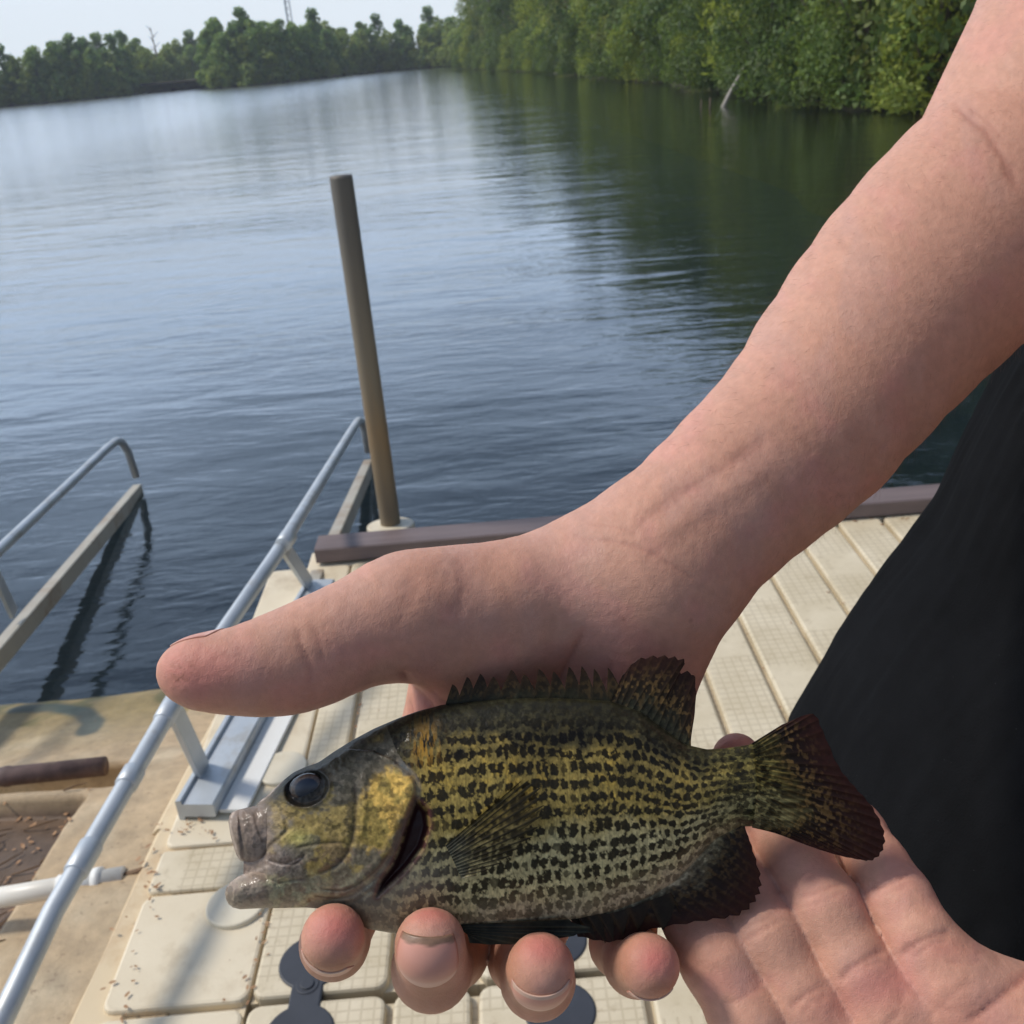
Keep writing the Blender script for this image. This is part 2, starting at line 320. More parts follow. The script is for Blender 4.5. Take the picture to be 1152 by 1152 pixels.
def bed_mat():
    m, n, b = mat_new('lake_bed', rough=.9); L = n.links.new
    a = N(n, 'Attribute', attribute_name='Col'); t = N(n, 'TexNoise', Scale=7, Detail=8, Roughness=.7); tc = N(n, 'TexCoord'); L(tc.outputs['Object'], t.inputs['Vector'])
    mr = N(n, 'MapRange'); mr.inputs['To Min'].default_value = .6; mr.inputs['To Max'].default_value = 1.3; L(t.outputs[0], mr.inputs[0])
    mm = N(n, 'Mix', data_type='RGBA', blend_type='MULTIPLY'); mm.inputs[0].default_value = 1; L(a.outputs['Color'], mm.inputs[6]); L(mr.outputs[0], mm.inputs[7]); L(mm.outputs[2], b.inputs['Base Color'])
    bu = N(n, 'Bump', Strength=.5, Distance=.02); L(t.outputs[0], bu.inputs['Height']); L(bu.outputs[0], b.inputs['Normal']); return m
M['bed'] = bed_mat()
bx = np.concatenate([np.linspace(-400, -6, 14), np.linspace(-5, 6, 60), np.linspace(7, 400, 14)]); by = np.concatenate([np.linspace(-60, -1, 6), np.linspace(0, 7, 60), np.linspace(9, 600, 14)])
XX, YY = np.meshgrid(bx, by)
shal = sstep(-.2, -.9, XX)*sstep(3.1, 2.5, YY)                        # silt bank by the launch
ZZ = -2.4+shal*1.75+(fbm(XX*1.3, YY*1.3, 3)-.5)*.12
col = lin((30, 40, 50))[None, None]*(1-shal[..., None])+lin((150, 132, 92))[None, None]*shal[..., None]
ny, nx = XX.shape; idx = np.arange(nx*ny).reshape(ny, nx)
bed = mesh_obj('lake_bed', np.stack([XX, YY, ZZ], -1), np.stack([idx[:-1, :-1], idx[:-1, 1:], idx[1:, 1:], idx[1:, :-1]], -1).reshape(-1, 4), M['bed'], col=col.reshape(-1, 3)); tag(bed, kind='structure', label='dark lake bed with paler silt near the dock')

# ------------------------------------------------------------------ banks and trees
def bank(name, pts, width, hgt, label):
    """low earth bank: waterline polyline (x,y), rising behind"""
    pts = bez([(p[0], p[1]) for p in pts], 60); V = []; F = []
    t = np.gradient(pts, axis=0); t /= np.linalg.norm(t, axis=1)[:, None]; nr = np.stack([t[:, 1], -t[:, 0]], 1)
    prof = [(-.3, -2.2), (-.02, -.05), (.5, .12), (2.5, .4), (8, hgt), (width, hgt*1.3)]
    for i, p in enumerate(pts):
        for u, z in prof: q = p+nr[i]*u; V.append((q[0], q[1], WZ+z+(0 if u < .1 else .15*math.sin(i*1.7+u))))
    k = len(prof)
    for i in range(len(pts)-1):
        for j in range(k-1): F.append((i*k+j, i*k+j+1, (i+1)*k+j+1, (i+1)*k+j))
    o = mesh_obj(name, V, F, M['earth']); return tag(o, label=label, kind='structure')
M['earth'] = noisy('bank_earth', lin((52, 50, 34)), lin((78, 74, 48)), 1.5, .95, .8, 4, .1)
def W(px, py): return G(px, py, WZ)[:2]
right_shore = [(24, 4), (15.5, 11), W(1010, 126), W(900, 112), W(800, 101), W(700, 90), W(600, 80.5), W(515, 77)]
left_shore = [W(560, 73.5), W(510, 74.5), W(430, 81), W(330, 92), W(245, 100)]
far_shore = [W(290, 92), W(200, 101), W(120, 110), W(0, 121), W(-150, 136), W(-400, 160)]
bank('bank_ground', right_shore, 60, 1.6, 'earth bank under the dense trees along the right of the lake')
bank('spit_ground', left_shore, 40, 1.0, 'low earth spit under the trees beyond the post')
bank('far_bank_ground', far_shore, 90, 1.5, 'far bank of the lake at the left')

def leaves(cent, nrm, size, col, r):
    """leaf-sized quads: centres, facing, size; bent along the midrib"""
    n = len(cent); d = nrm+r.normal(0, .55, (n, 3)); d /= np.linalg.norm(d, axis=1)[:, None]
    a = np.cross(d, r.normal(0, 1, (n, 3))); a /= np.linalg.norm(a, axis=1)[:, None]; b = np.cross(d, a)
    s = (size*r.uniform(.6, 1.35, n))[:, None]
    V = np.stack([cent-a*s, cent+b*s*.5+d*s*.15, cent+a*s, cent-b*s*.5+d*s*.15], 1).reshape(-1, 3)
    return V, np.arange(4*n).reshape(n, 4), np.repeat(col, 4, 0)
def crown_mesh(name, h, rad, base, nleaf, size, seed, hue, lobes=16, droop=0.0):
    r = np.random.default_rng(seed); cs = []; rs = []
    for i in range(lobes):
        t = (i+.5)/lobes; z = base+(h-base)*t*.95; env = rad*(math.sin(math.pi*min(1, (.16+.84*t)))**.6)
        a = i*2.399+r.uniform(-.4, .4); q = env*r.uniform(.25, .75)
        cs.append((q*math.cos(a), q*math.sin(a), z)); rs.append(rad*r.uniform(.3, .5)*(1.1-.45*t))
    cs = np.array(cs); rs = np.array(rs); per = r.choice(lobes, nleaf, p=rs**2/(rs**2).sum())
    d = r.normal(0, 1, (nleaf, 3)); d /= np.linalg.norm(d, axis=1)[:, None]
    # sub-clumps make the surface uneven
    sub = r.normal(0, 1, (lobes, 26, 3)); sub /= np.linalg.norm(sub, axis=2)[:, :, None]
    sk = r.integers(0, 26, nleaf); base_d = sub[per, sk]; d = base_d+d*.42; nn = d/np.linalg.norm(d, axis=1)[:, None]
    rr = rs[per]*np.clip(r.normal(.92, .16, nleaf), .2, 1.35)
    c = cs[per]+nn*rr[:, None]*np.array([1, 1, .95]); c[:, 2] -= droop*r.random(nleaf)**2*rs[per]
    c[:, 2] = np.maximum(c[:, 2], base*.5+r.random(nleaf)*.4)
    tone = r.normal(1, .16, nleaf)*(0.8+.4*hash2(per*31+sk, per*7+1, seed)); hue = np.array(hue)
    yel = hash2(per*13+sk, per+5, seed+3)[:, None]
    col = hue*tone[:, None]*(1+yel*np.array([.5, .2, -.2]))
    return leaves(c, nn, size, np.clip(col, .005, 1), r), cs, rs
def make_tree(name, h, rad, base, nleaf, size, seed, hue, loc, trunk=True, **k):
    (V, F, cc), cs, rs = crown_mesh(name, h, rad, base, nleaf, size, seed, hue, **k)
    e = empty(name, (0, 0, 0)); mesh_obj('crown', V, F, M['leaf'], e, col=cc, smooth=False)
    if trunk:
        r = random.Random(seed); m = MB(); b0 = .018*h+.03
        m.tube([(0, 0, -.3), (.05*h*.1, 0, h*.25), (0, .04, h*.5), (.05, 0, h*.85)], [b0*1.25, b0, b0*.7, b0*.2], 8)
        for i in range(0, len(cs), 2):
            c = cs[i]; z0 = max(.15, c[2]-rad*.5-.1*h); m.tube([(0, 0, z0), ((c[0])*.5, c[1]*.5, (z0+c[2])*.52), tuple(c)], [b0*.45, b0*.28, b0*.08], 6)
        m.build('trunk', M['bark'], e, smooth=True)
    return e
def put(e, x, y, z, s, rz, first):
    if first is False:
        o = e.copy(); C.objects.link(o)
        for ch in list(e.children):
            c = ch.copy(); C.objects.link(c); c.parent = o
    else: o = e
    o.location = (x, y, z); o.rotation_euler = (0, 0, rz); o.scale = (s, s, s); return o
dark = (.085, .145, .036); mid = (.13, .21, .048); bright = (.22, .30, .055); olive = (.15, .20, .05)
R_ = random.Random(5)
def where(x, y, table):
    px = float(PX(np.array([x, y, 1.5]))[0]) if y > 1 else 9999.
    for lim, txt in table:
        if px < lim: return txt
    return table[-1][1]
W_R = ((575, 'at the far end of the right bank'), (660, 'on the far stretch of the right bank'), (780, 'on the right bank left of the leaning snag'), (880, 'on the right bank behind the leaning snag'), (1010, 'on the right bank just left of the forearm'), (1e9, 'on the right bank behind the arm'))
W_S = ((285, 'at the left tip of the wooded spit'), (365, 'under the radio mast on the wooded spit'), (440, 'on the wooded spit straight beyond the post'), (1e9, 'where the wooded spit meets the right bank'))
W_F = ((55, 'in the far treeline at the left edge'), (145, 'in the far treeline left of the dead tree top'), (215, 'in the far treeline under the dead tree top'), (1e9, 'in the far treeline just left of the spit'))
kinds = [('leafy_tree', 11, 3.6, .6, 9000, .13, 21, mid), ('leafy_tree', 12.5, 3.9, .7, 9000, .14, 22, dark), ('leafy_tree', 10, 3.2, .4, 9000, .12, 23, bright), ('leafy_tree', 11.5, 3.4, .5, 9000, .13, 24, olive)]
protos = [make_tree(*k[:8], None) for k in kinds]; used = [0]*4
lab = {0: 'mid green tree in the dense stand on the right bank', 1: 'dark green tree in the dense stand on the right bank', 2: 'yellow green tree in the dense stand on the right bank', 3: 'olive green tree in the dense stand on the right bank'}
rs_ = bez(right_shore, 400); sl = np.concatenate([[0], np.cumsum(np.linalg.norm(np.diff(rs_, axis=0), axis=1))])
def along(s): return np.array([np.interp(s, sl, rs_[:, 0]), np.interp(s, sl, rs_[:, 1])])
s_ = 0.5; i = 0
seq = [1, 0, 3, 1, 2, 0, 1, 3, 2, 0, 2, 1]
while s_ < sl[-1]-3:
    for row, back in enumerate((1.9, 6.5)):
        p = along(s_+row*1.7); q = along(min(sl[-1]-.1, s_+row*1.7+.5)); t = (q-p)/np.linalg.norm(q-p); nr = np.array([t[1], -t[0]])
        k = seq[(i+row*3) % len(seq)]; pos = p+nr*back
        o = put(protos[k], pos[0], pos[1], WZ+.25, R_.uniform(.82, 1.1)*(1.08 if row else .92), R_.uniform(0, 6.3), used[k] == 0); used[k] += 1
        tag(o, ['mid green', 'dark green', 'yellow green', 'olive green'][k]+[' front row tree ', ' taller back row tree '][row]+where(pos[0], pos[1], W_R), 'tree', 'trees along the right bank')
    s_ += 3.2+s_*.022; i += 1
# waterside bushes
bk = [make_tree('waterside_bush', 2.6, 1.5, .08, 11000, .052, 31, mid, None, lobes=14, droop=.5), make_tree('waterside_bush', 3.2, 1.7, .08, 11000, .056, 32, dark, None, lobes=16, droop=.6), make_tree('waterside_bush', 2.4, 1.5, .05, 10000, .05, 33, bright, None, lobes=13, droop=.4)]
ub = [0]*3; s_ = 2.0; i = 0
bl = ['mid green bush overhanging the water on the right bank', 'dark green bush overhanging the water on the right bank', 'yellow green bush overhanging the water on the right bank']
while s_ < sl[-1]-2:
    p = along(s_); q = along(s_+.5); t = (q-p)/np.linalg.norm(q-p); nr = np.array([t[1], -t[0]])
    k = [1, 0, 1, 2, 0, 1, 2][i % 7]; pos = p+nr*R_.uniform(.1, .9)
    o = put(bk[k], pos[0], pos[1], WZ+.02, R_.uniform(.75, 1.2), R_.uniform(0, 6.3), ub[k] == 0); ub[k] += 1
    tag(o, ['mid green', 'dark green', 'yellow green'][k]+' bush overhanging the water '+where(pos[0], pos[1], W_R), 'bush', 'bushes along the right bank'); s_ += 1.8+s_*.022; i += 1
# spit and far shore
fk = [make_tree('distant_tree', 9.5, 3.3, .3, 3600, .30, 41, (.19, .31, .08), None, lobes=14), make_tree('distant_tree', 8.2, 3.4, .2, 3600, .30, 42, (.25, .35, .09), None, lobes=12), make_tree('distant_tree', 10.5, 2.6, .3, 3400, .28, 43, (.15, .26, .075), None, lobes=16)]
uf = [0]*3
def shore_row(shore, n, hs, W_, group, back0=1.6):
    c = bez(shore, n*3)
    for i in range(n):
        p = c[i*3]; q = c[min(i*3+1, n*3-1)]; t = (q-p)/max(1e-6, np.linalg.norm(q-p)); nr = np.array([t[1], -t[0]])
        for row in (-1, 0, 1):
            k = R_.randrange(3) if row >= 0 else 1; b = back0+row*(5 if row > 0 else .9)+R_.uniform(-.5, .5); jit = R_.uniform(-1.2, 1.2)
            o = put(fk[k], p[0]+nr[0]*b+t[0]*jit, p[1]+nr[1]*b+t[1]*jit, WZ+.1, hs*(R_.uniform(.8, 1.12)*(1+.12*row) if row >= 0 else R_.uniform(.38, .5)), R_.uniform(0, 6.3), uf[k] == 0); uf[k] += 1
            tag(o, ['mid green', 'pale green', 'dark green'][k]+[' broad tree ', ' tall back row tree ', ' low bushy tree '][row]+where(p[0]+nr[0]*b, p[1]+nr[1]*b, W_), 'tree', group)
shore_row(left_shore, 40, .70, W_S, 'trees on the wooded spit')
shore_row(far_shore, 52, .68, W_F, 'trees along the far shore')
# dead tops and the mast behind the far trees
def radio_mast():
    p = G(322, 60, 3); d = 190.0; b = P(331, 60, d); e = empty('radio_mast', (b[0], b[1], WZ+1), label='thin grey lattice radio mast rising above the trees on the spit', cat='mast')
    h = P(324, -20, d)[2]-WZ; m = MB(); w_ = .55
    for a in range(3):
        an = a*2.094; m.tube([(b[0]+w_*math.cos(an), b[1]+w_*math.sin(an), WZ), (b[0]+w_*math.cos(an), b[1]+w_*math.sin(an), h)], .09, 5)
    z = WZ; k = 0
    while z < h-1.2:
        for a in range(3):
            a1 = a*2.094; a2 = (a+1)*2.094; m.tube([(b[0]+w_*math.cos(a1), b[1]+w_*math.sin(a1), z), (b[0]+w_*math.cos(a2), b[1]+w_*math.sin(a2), z+1.1)], .05, 4)
        z += 1.1
    m.build('lattice', M['alu'], e); MB().tube([(b[0], b[1], h), (b[0], b[1], h+2.5)], .06, 6).build('antenna', M['alu'], e)
radio_mast()
b = P(183, 96, 150); e = empty('bare_tree', (b[0], b[1], WZ), label='dead bare tree top standing above the far left treeline', cat='tree')
m = MB(); m.tube([(b[0], b[1], WZ), (b[0]+.1, b[1], 3), (b[0]-.1, b[1], 8.3)], [.25, .16, .04], 6)
for k in range(9): a = k*2.1; z = 4.2+k*.45; m.tube([(b[0], b[1], z), (b[0]+.9*math.cos(a), b[1]+.9*math.sin(a), z+.7)], [.08, .02], 5)
m.build('trunk', M['bark'], e, True)
# leaning dead snag and stakes by the right bank
a0 = G(806, 121, WZ); s0 = np.array([a0[0], a0[1], WZ-.3]); F0 = (a0-CAM)@FW; top = P(836, 77, F0+.3)
m = MB(); m.tube([s0, (s0+top)/2+[0, 0, .03], top], [.06, .05, .02], 8); m.tube([s0+(top-s0)*.55, s0+(top-s0)*.55+[.25, .1, .12]], [.02, .006], 5)
tag(m.build('fallen_snag', M['snag'], None, True), 'bleached bare branch leaning out of the water at the right bank', 'branch')
for k, (px, y0, y1) in enumerate(((788, 121, 112), (798, 122, 110))):
    q = G(px, y0, WZ); Fq = (q-CAM)@FW; t = P(px+1, y1, Fq); m = MB(); m.tube([(q[0], q[1], WZ-.3), t], [.025, .015], 6)
    tag(m.build('broken_stake', M['bark'], None, True), ['left of two short grey stakes beside the leaning snag', 'right of two short grey stakes beside the leaning snag'][k], 'stake', 'stakes beside the snag')

# thin summer haze over the lake
m = bpy.data.materials.new('haze'); m.use_nodes = True; n = m.node_tree; n.nodes.clear(); v = n.nodes.new('ShaderNodeVolumePrincipled'); v.inputs['Color'].default_value = (.86, .92, 1, 1); v.inputs['Density'].default_value = .0008; n.links.new(v.outputs[0], n.nodes.new('ShaderNodeOutputMaterial').inputs['Volume'])
hb = MB(); hb.rect(-395, 395, -55, 590, -4, 45, 0); tag(hb.build('haze', m), 'thin pale summer haze over the whole lake', None, kind='stuff')
# ------------------------------------------------------------------ dock
dock = empty('floating_dock', (0.3, 1.5, -.3), label='beige plastic floating dock of ribbed planks with a brown end curb', cat='dock')
xs0 = -0.47                                                         # left edge line of the ribbed sections
JY = G(430, 1114)[1]                                                # joint between the two rows of sections
def section(y0, y1, x0, n, first=False, name='deck_section'):
    m = MB()
    for i in range(n):
        a = x0+i*.13; m.rect((a+.006 if not (first and i == 0) else a+.042), a+.124, y0, y1, -.045, 0, .006, .02)
    m.rect(x0-.002+(.04 if first else 0), x0+n*.13, y0+.004, y1-.004, -.34, -.018, 0)
    return m.build(name, M['tread'], dock)
XD = .399-7*.13
section(JY+.007, 2.60, XD, 12, True); section(JY-1.8, JY-.007, XD, 12, True)
section(JY+.007, 2.60, XD+12*.13, 12); section(JY-1.8, JY-.007, XD+12*.13, 12)
# left strip beside the rail: plain plank carrying the round caps
ya_, yb_ = G(225, 950)[1], G(218, 1000)[1]
m = MB(); m.rect(xs0-.235, xs0-.004, ya_+.004, 2.60, -.045, -.003, .006, .02); m.rect(xs0-.235, xs0-.004, JY+.007, yb_-.004, -.045, -.003, .006, .02); m.rect(xs0-.235, xs0-.006, JY-1.8, JY-.007, -.045, -.003, .006, .02)
m.rect(xs0-.23, xs0-.01, JY-1.79, 2.59, -.34, -.02, 0)
m.build('edge_plank', M['plank'], dock); m = MB(); m.rect(xs0-.235, xs0-.004, yb_+.004, ya_-.004, -.045, -.003, .006, .012); m.build('tread_plate', M['tread'], dock)
for (px, py) in ((317, 865), (266, 1018), (60, 1130)):
    q = G(px, py); mm = MB(); mm.prism([(q[0]+.052*math.cos(a), q[1]+.052*math.sin(a)) for a in np.linspace(0, 2*math.pi, 33)[:-1]], -.003, .006, .0035)
    if px > 100: mm.build('plug_cap', M['cap'], dock)
# dog-bone couplers across the joint
for px in (346, 628):
    c = G(px, 1110); cx = c[0]; pts = []
    r1, off = .053, .066
    for sgn in (1, -1):
        a = np.linspace(-62, 242, 26) if sgn > 0 else np.linspace(118, 422, 26)
        for t in np.radians(a): pts.append((cx+r1*math.cos(t), JY+sgn*off+r1*math.sin(t)))
    mm = MB(); mm.prism(pts, -.012, .003, .003); cp_ = mm.build('coupler', M['black_rubber'], dock)
    mm = MB(); mm.prism([(cx+.011*math.cos(a), JY+.02+.011*math.sin(a)) for a in np.linspace(0, 6.283, 13)[:-1]], .003, .007, .001)
    mm.prism([(cx+.018*math.cos(a), JY+.02+.018*math.sin(a)) for a in np.linspace(0, 6.283, 25)[:-1]], .0, .0045, .001); mm.build('bolt', M['black_rubber'], cp_)
# brown end curb
a = G(362, 640); m = MB(); m.beam((-.572, 2.655, .048), (3.0, 2.62, .048), .095, .046, .004); m.build('curb', M['sleeper'], dock)
m = MB(); m.rect(-.6, 3.0, 2.60, 2.70, -.33, -.006, .004); m.build('end_float', M['plank'], dock)
# ------------------------------------------------------------------ mooring post and its collar
pb = G(440, 603); m = MB(); zz = [-2.4, 0, .5, 1.028, 1.035]
pe = empty('mooring_post', (pb[0]+.012, pb[1]+.045, 0), label='tall weathered brownish metal post standing behind the dock curb', cat='post')
m.tube([(pb[0], pb[1]+.03, z) for z in zz], [.0305, .0305, .0305, .0305, .029], 28); o = m.build('pole', M['post'], pe, True)
m = MB(); m.prism([(pb[0]+.072*math.cos(a), pb[1]+.02+.055*math.sin(a)) for a in np.linspace(0, 6.283, 33)[:-1]], -.02, .03, .006); m.build('collar', M['cap'], pe)

# ------------------------------------------------------------------ kayak launch: moulded slide, rails
launch = empty('kayak_launch', (-1.1, 1.8, -.3), label='beige moulded kayak launch slide running down into the water beside the dock', cat='launch')
lx = np.linspace(-2.3, -.60, 240); ly = np.linspace(-.4, 2.95, 420); X, Y = np.meshgrid(lx, ly)
c_ = -1.28
prof = np.abs(X-c_)
Zs = -.035-.0*X
edge = sstep(-.80, -.72, X+ (Y-1.55)*-.0)                            # step up beside the dock
Zl = -.10-.04*sstep(1.2, 2.0, Y)-.15*sstep(1.7, 2.5, Y)-.40*sstep(2.42, 3.0, Y)+.03*(fbm(X*3, Y*3, 5)-.5)+.006*(fbm(X*16, Y*16, 6)-.5)*sstep(-.85, -.95, X)
ridge = sstep(-.93, -.86, X)
Zl = Zl+ridge*(.085+.02*sstep(1.4, 0, Y))*(1-.3*sstep(1.8, 2.7, Y))
# recess with roller and the silt pocket
def pocket(xa, xb, ya, yb, d, s=.03): return -d*sstep(xa-s, xa, X)*sstep(xb+s, xb, X)*sstep(ya-s, ya, Y)*sstep(yb+s, yb, Y)
q1 = G(25, 890, -.2); q2 = G(130, 872, -.2)
Zl += pocket(-1.62, q2[0]+.03, q1[1]-.035, q1[1]+.07, .10, .015)
Zl += pocket(-1.40, -1.03, 1.40, q1[1]-.10, .055, .02)
Zl += pocket(-1.7, -1.02, .95, 1.22, .08, .03)
n0 = fbm(X*2.2, Y*2.2, 9); n1 = fbm(X*7, Y*7, 19, 5)
base = lin((208, 190, 158))[None, None]*np.ones(X.shape+(1,))
base = base*(.80+.32*fbm(X*26, Y*26, 29, 4)[..., None]); stain = sstep(.42, .64, n0*.6+n1*.4+.25*sstep(2.0, 2.5, Y))[..., None]*.75; base = base*(1-stain)+lin((178, 150, 112))*stain
wet = sstep(2.05, 2.45, Y+.15*(n0-.5))[..., None]; base = base*(1-wet*.85)+lin((140, 122, 72))*wet*.85
alg = (sstep(.44, .58, n1)*sstep(2.12, 2.4, Y))[..., None]; base = base*(1-alg*.8)+lin((88, 88, 46))*alg*.8
silt = (sstep(-.03, -.05, pocket(-1.40, -1.03, 1.40, q1[1]-.10, .055, .02)+pocket(-1.7, -1.02, .95, 1.22, .08, .03)))[..., None]
base = base*(1-silt)+(lin((112, 90, 70))*(.45+1.0*n1[..., None]))*silt
# dark green wet arc
arc, _ = pdist(X, Y, [tuple(G(x, y, -.3)[:2]) for x, y in ((20, 800), (60, 797), (95, 806), (108, 822), (102, 838))])
am = sstep(.035, .018, arc+.02*(n1-.5))[..., None]; base = base*(1-am*.85)+lin((58, 76, 74))*am*.85
ny, nx = X.shape; idx = np.arange(nx*ny).reshape(ny, nx)
def colmat(name, rough=.5, bump=.3, bs=90, bd=.001, **k):
    m, n, b = mat_new(name, rough=rough, **k); L = n.links.new; a = N(n, 'Attribute', attribute_name='Col'); L(a.outputs['Color'], b.inputs['Base Color'])
    tc = N(n, 'TexCoord'); t = N(n, 'TexNoise', Scale=bs, Detail=5); L(tc.outputs['Object'], t.inputs['Vector']); bu = N(n, 'Bump', Strength=bump, Distance=bd); L(t.outputs[0], bu.inputs['Height']); L(bu.outputs[0], b.inputs['Normal']); return m
def slide_m():
    m, n, b = mat_new('slide_surface', rough=.6); L = n.links.new; a = N(n, 'Attribute', attribute_name='Col'); tc = N(n, 'TexCoord')
    t = N(n, 'TexNoise', Scale=18, Detail=10, Roughness=.75); L(tc.outputs['Object'], t.inputs['Vector']); mr = N(n, 'MapRange'); mr.inputs['From Min'].default_value = .3; mr.inputs['From Max'].default_value = .7; mr.inputs['To Min'].default_value = .68; mr.inputs['To Max'].default_value = 1.18; L(t.outputs[0], mr.inputs[0])
    mm = N(n, 'Mix', data_type='RGBA', blend_type='MULTIPLY'); mm.inputs[0].default_value = 1; L(a.outputs['Color'], mm.inputs[6]); L(mr.outputs[0], mm.inputs[7])
    t2 = N(n, 'TexNoise', Scale=60, Detail=6, Roughness=.7); L(tc.outputs['Object'], t2.inputs['Vector']); m2 = N(n, 'MapRange'); m2.inputs['From Min'].default_value = .60; m2.inputs['From Max'].default_value = .68; L(t2.outputs[0], m2.inputs[0]); m3 = N(n, 'Mix', data_type='RGBA'); m3.inputs[7].default_value = (*lin((104, 78, 54)), 1); ms = N(n, 'Math', operation='MULTIPLY'); ms.inputs[1].default_value = .55; L(m2.outputs[0], ms.inputs[0]); L(ms.outputs[0], m3.inputs[0]); L(mm.outputs[2], m3.inputs[6]); L(m3.outputs[2], b.inputs['Base Color'])
    bu = N(n, 'Bump', Strength=.6, Distance=.006); L(t.outputs[0], bu.inputs['Height']); L(bu.outputs[0], b.inputs['Normal']); return m
o = mesh_obj('slide', np.stack([X, Y, Zl], -1), np.stack([idx[:-1, :-1], idx[:-1, 1:], idx[1:, 1:], idx[1:, :-1]], -1).reshape(-1, 4), slide_m(), launch, col=base.reshape(-1, 3))
sm = o.modifiers.new('thick', 'SOLIDIFY'); sm.thickness = .03; sm.offset = -1
# side wall between slide and dock
m = MB(); m.beam((-.775, -.3, -.012), (-.690, 1.55, -.012), .10, .2, .012); m.beam((-.690, 1.552, -.014), (-.62, 2.58, -.05), .12, .2, .012); m.build('side_wall', M['launch'], launch)
# roller
m = MB(); z_ = -.175; A = np.array([-1.56, q1[1]+.02, z_]); B = np.array([q2[0]-.02, q1[1]+.035, z_]); m.tube([A, A+(B-A)*.55, A+(B-A)*.56, A+(B-A)*.58, A+(B-A)*.59, B], [.023, .023, .025, .025, .023, .023], 20)
m.build('roller', M['roller'], launch, True)
# loose white pipe across the slide
A = G(-60, 1020, -.05); B = G(140, 986, -.03); m = MB(); m.tube([A, B], .019, 18); pp = MB(); pe_ = empty('white_pipe', tuple(A), label='white plastic pipe lying across the launch slide near the rail', cat='pipe')
m.build('tube', M['pipe'], pe_, True); t = (B-A)/np.linalg.norm(B-A)
m = MB(); m.tube([B-t*.12, B-t*.045], .0225, 18); m.tube([B-t*.055, B-t*.04], .0245, 18); m.build('sleeve', M['white'], pe_, True)
m = MB(); m.tube([B, B+t*.05+[0, 0, .012]], [.008, .004], 7); m.build('stub', M['twig'], pe_, True)

def rail(bp, tp, label, near_posts, couplings):
    """bp: lower beam polyline (near->far), tp: top tube polyline ending with the down bend"""
    e = empty('grab_rail', tuple(bp[0]), label=label, cat='handrail', group='grab rails of the launch')
    return e
# right rail
zf = WZ+.03
Bn = G(203, 905, .035); Bm = G(350, 652, .03); Bf = G(414, 517, zf)
rr = empty('grab_rail', tuple(Bm), label='near galvanised grab rail with base channel, running from the dock edge out to the post', cat='handrail')
chan = MB(); d_ = (Bm-Bn)/np.linalg.norm(Bm-Bn); sd_ = np.cross(d_, [0, 0, 1.])
chan.beam(Bn+sd_*.033, Bm+sd_*.033, .066, .03, .003); chan.beam(Bn-sd_*.004+[0, 0, .008], Bm-sd_*.004+[0, 0, .008], .012, .05, .002)
chan.build('base_channel', M['alu'], rr)
m = MB(); fl = sd_*.094; m.beam(Bn+fl+d_*.015-[0, 0, .025], Bm+fl-[0, 0, .025], .055, .008, .001); m.build('base_flange', M['white'], rr)
m = MB(); m.beam(Bm-[0, 0, .01], Bf, .04, .06, .003); m.build('lower_beam', M['alu_beam'], rr)
def onv(px, py, A, B):
    """point seen at px,py on the vertical plane through A and B"""
    nrm = np.cross(B-A, [0, 0, 1.]); r = (px-576)/FPX*CX-(py-576)/FPX*CY+FW; return CAM+r*(((A-CAM)@nrm)/(r@nrm))
T0 = onv(-30, 1215, Bn, Bm); T1 = onv(60, 1025, Bn, Bm); T2 = onv(190, 800, Bn, Bm); T3 = onv(310, 625, Bm, Bf); T4 = onv(396, 484, Bm, Bf); T5 = onv(405, 473, Bm, Bf); T6 = onv(410, 484, Bm, Bf); T7 = onv(414, 508, Bm, Bf)
print('rail', [t.round(3).tolist() for t in (T0, T1, T2, T3, T4, T5, T7)])
path = np.vstack([np.linspace(T0, T1, 3)[:-1], np.linspace(T1, T2, 3)[:-1], np.linspace(T2, T3, 3)[:-1], np.linspace(T3, T4, 4)[:-1], bez([T4, T5, T6], 8), [T7]])
m = MB(); m.tube(path, .0165, 18); m.build('top_tube', M['alu'], rr, True)
for q, w_ in (((190, 800), .03), ((146, 874), .02), ((94, 966), .03), ((316, 617), .02)):
    t = onv(q[0], q[1], Bn, Bm) if q[0] < 300 else onv(q[0], q[1], Bm, Bf); k = min(range(len(path)-1), key=lambda i: np.linalg.norm((path[i]+path[i+1])/2-t)); d = path[k+1]-path[k]; d /= np.linalg.norm(d)
    c = path[k]+d*((t-path[k])@d); m = MB(); m.tube([c-d*w_, c-d*w_*.9, c+d*w_*.9, c+d*w_], [.0175, .0195, .0195, .0175], 18); m.build('coupling', M['alu'], rr, True)
def upright(base, topp, e):
    d = np.array(topp)-np.array(base); m = MB(); m.beam(base, topp, .045, .012, .001, side=(d_)); return m.build('upright', M['alu'], e)
upright(Bn+d_*.10+sd_*.012, onv(197, 800, Bn, Bm)+sd_*.006, rr); upright(Bm-d_*.03+sd_*.01, onv(320, 612, Bn, Bm), rr)
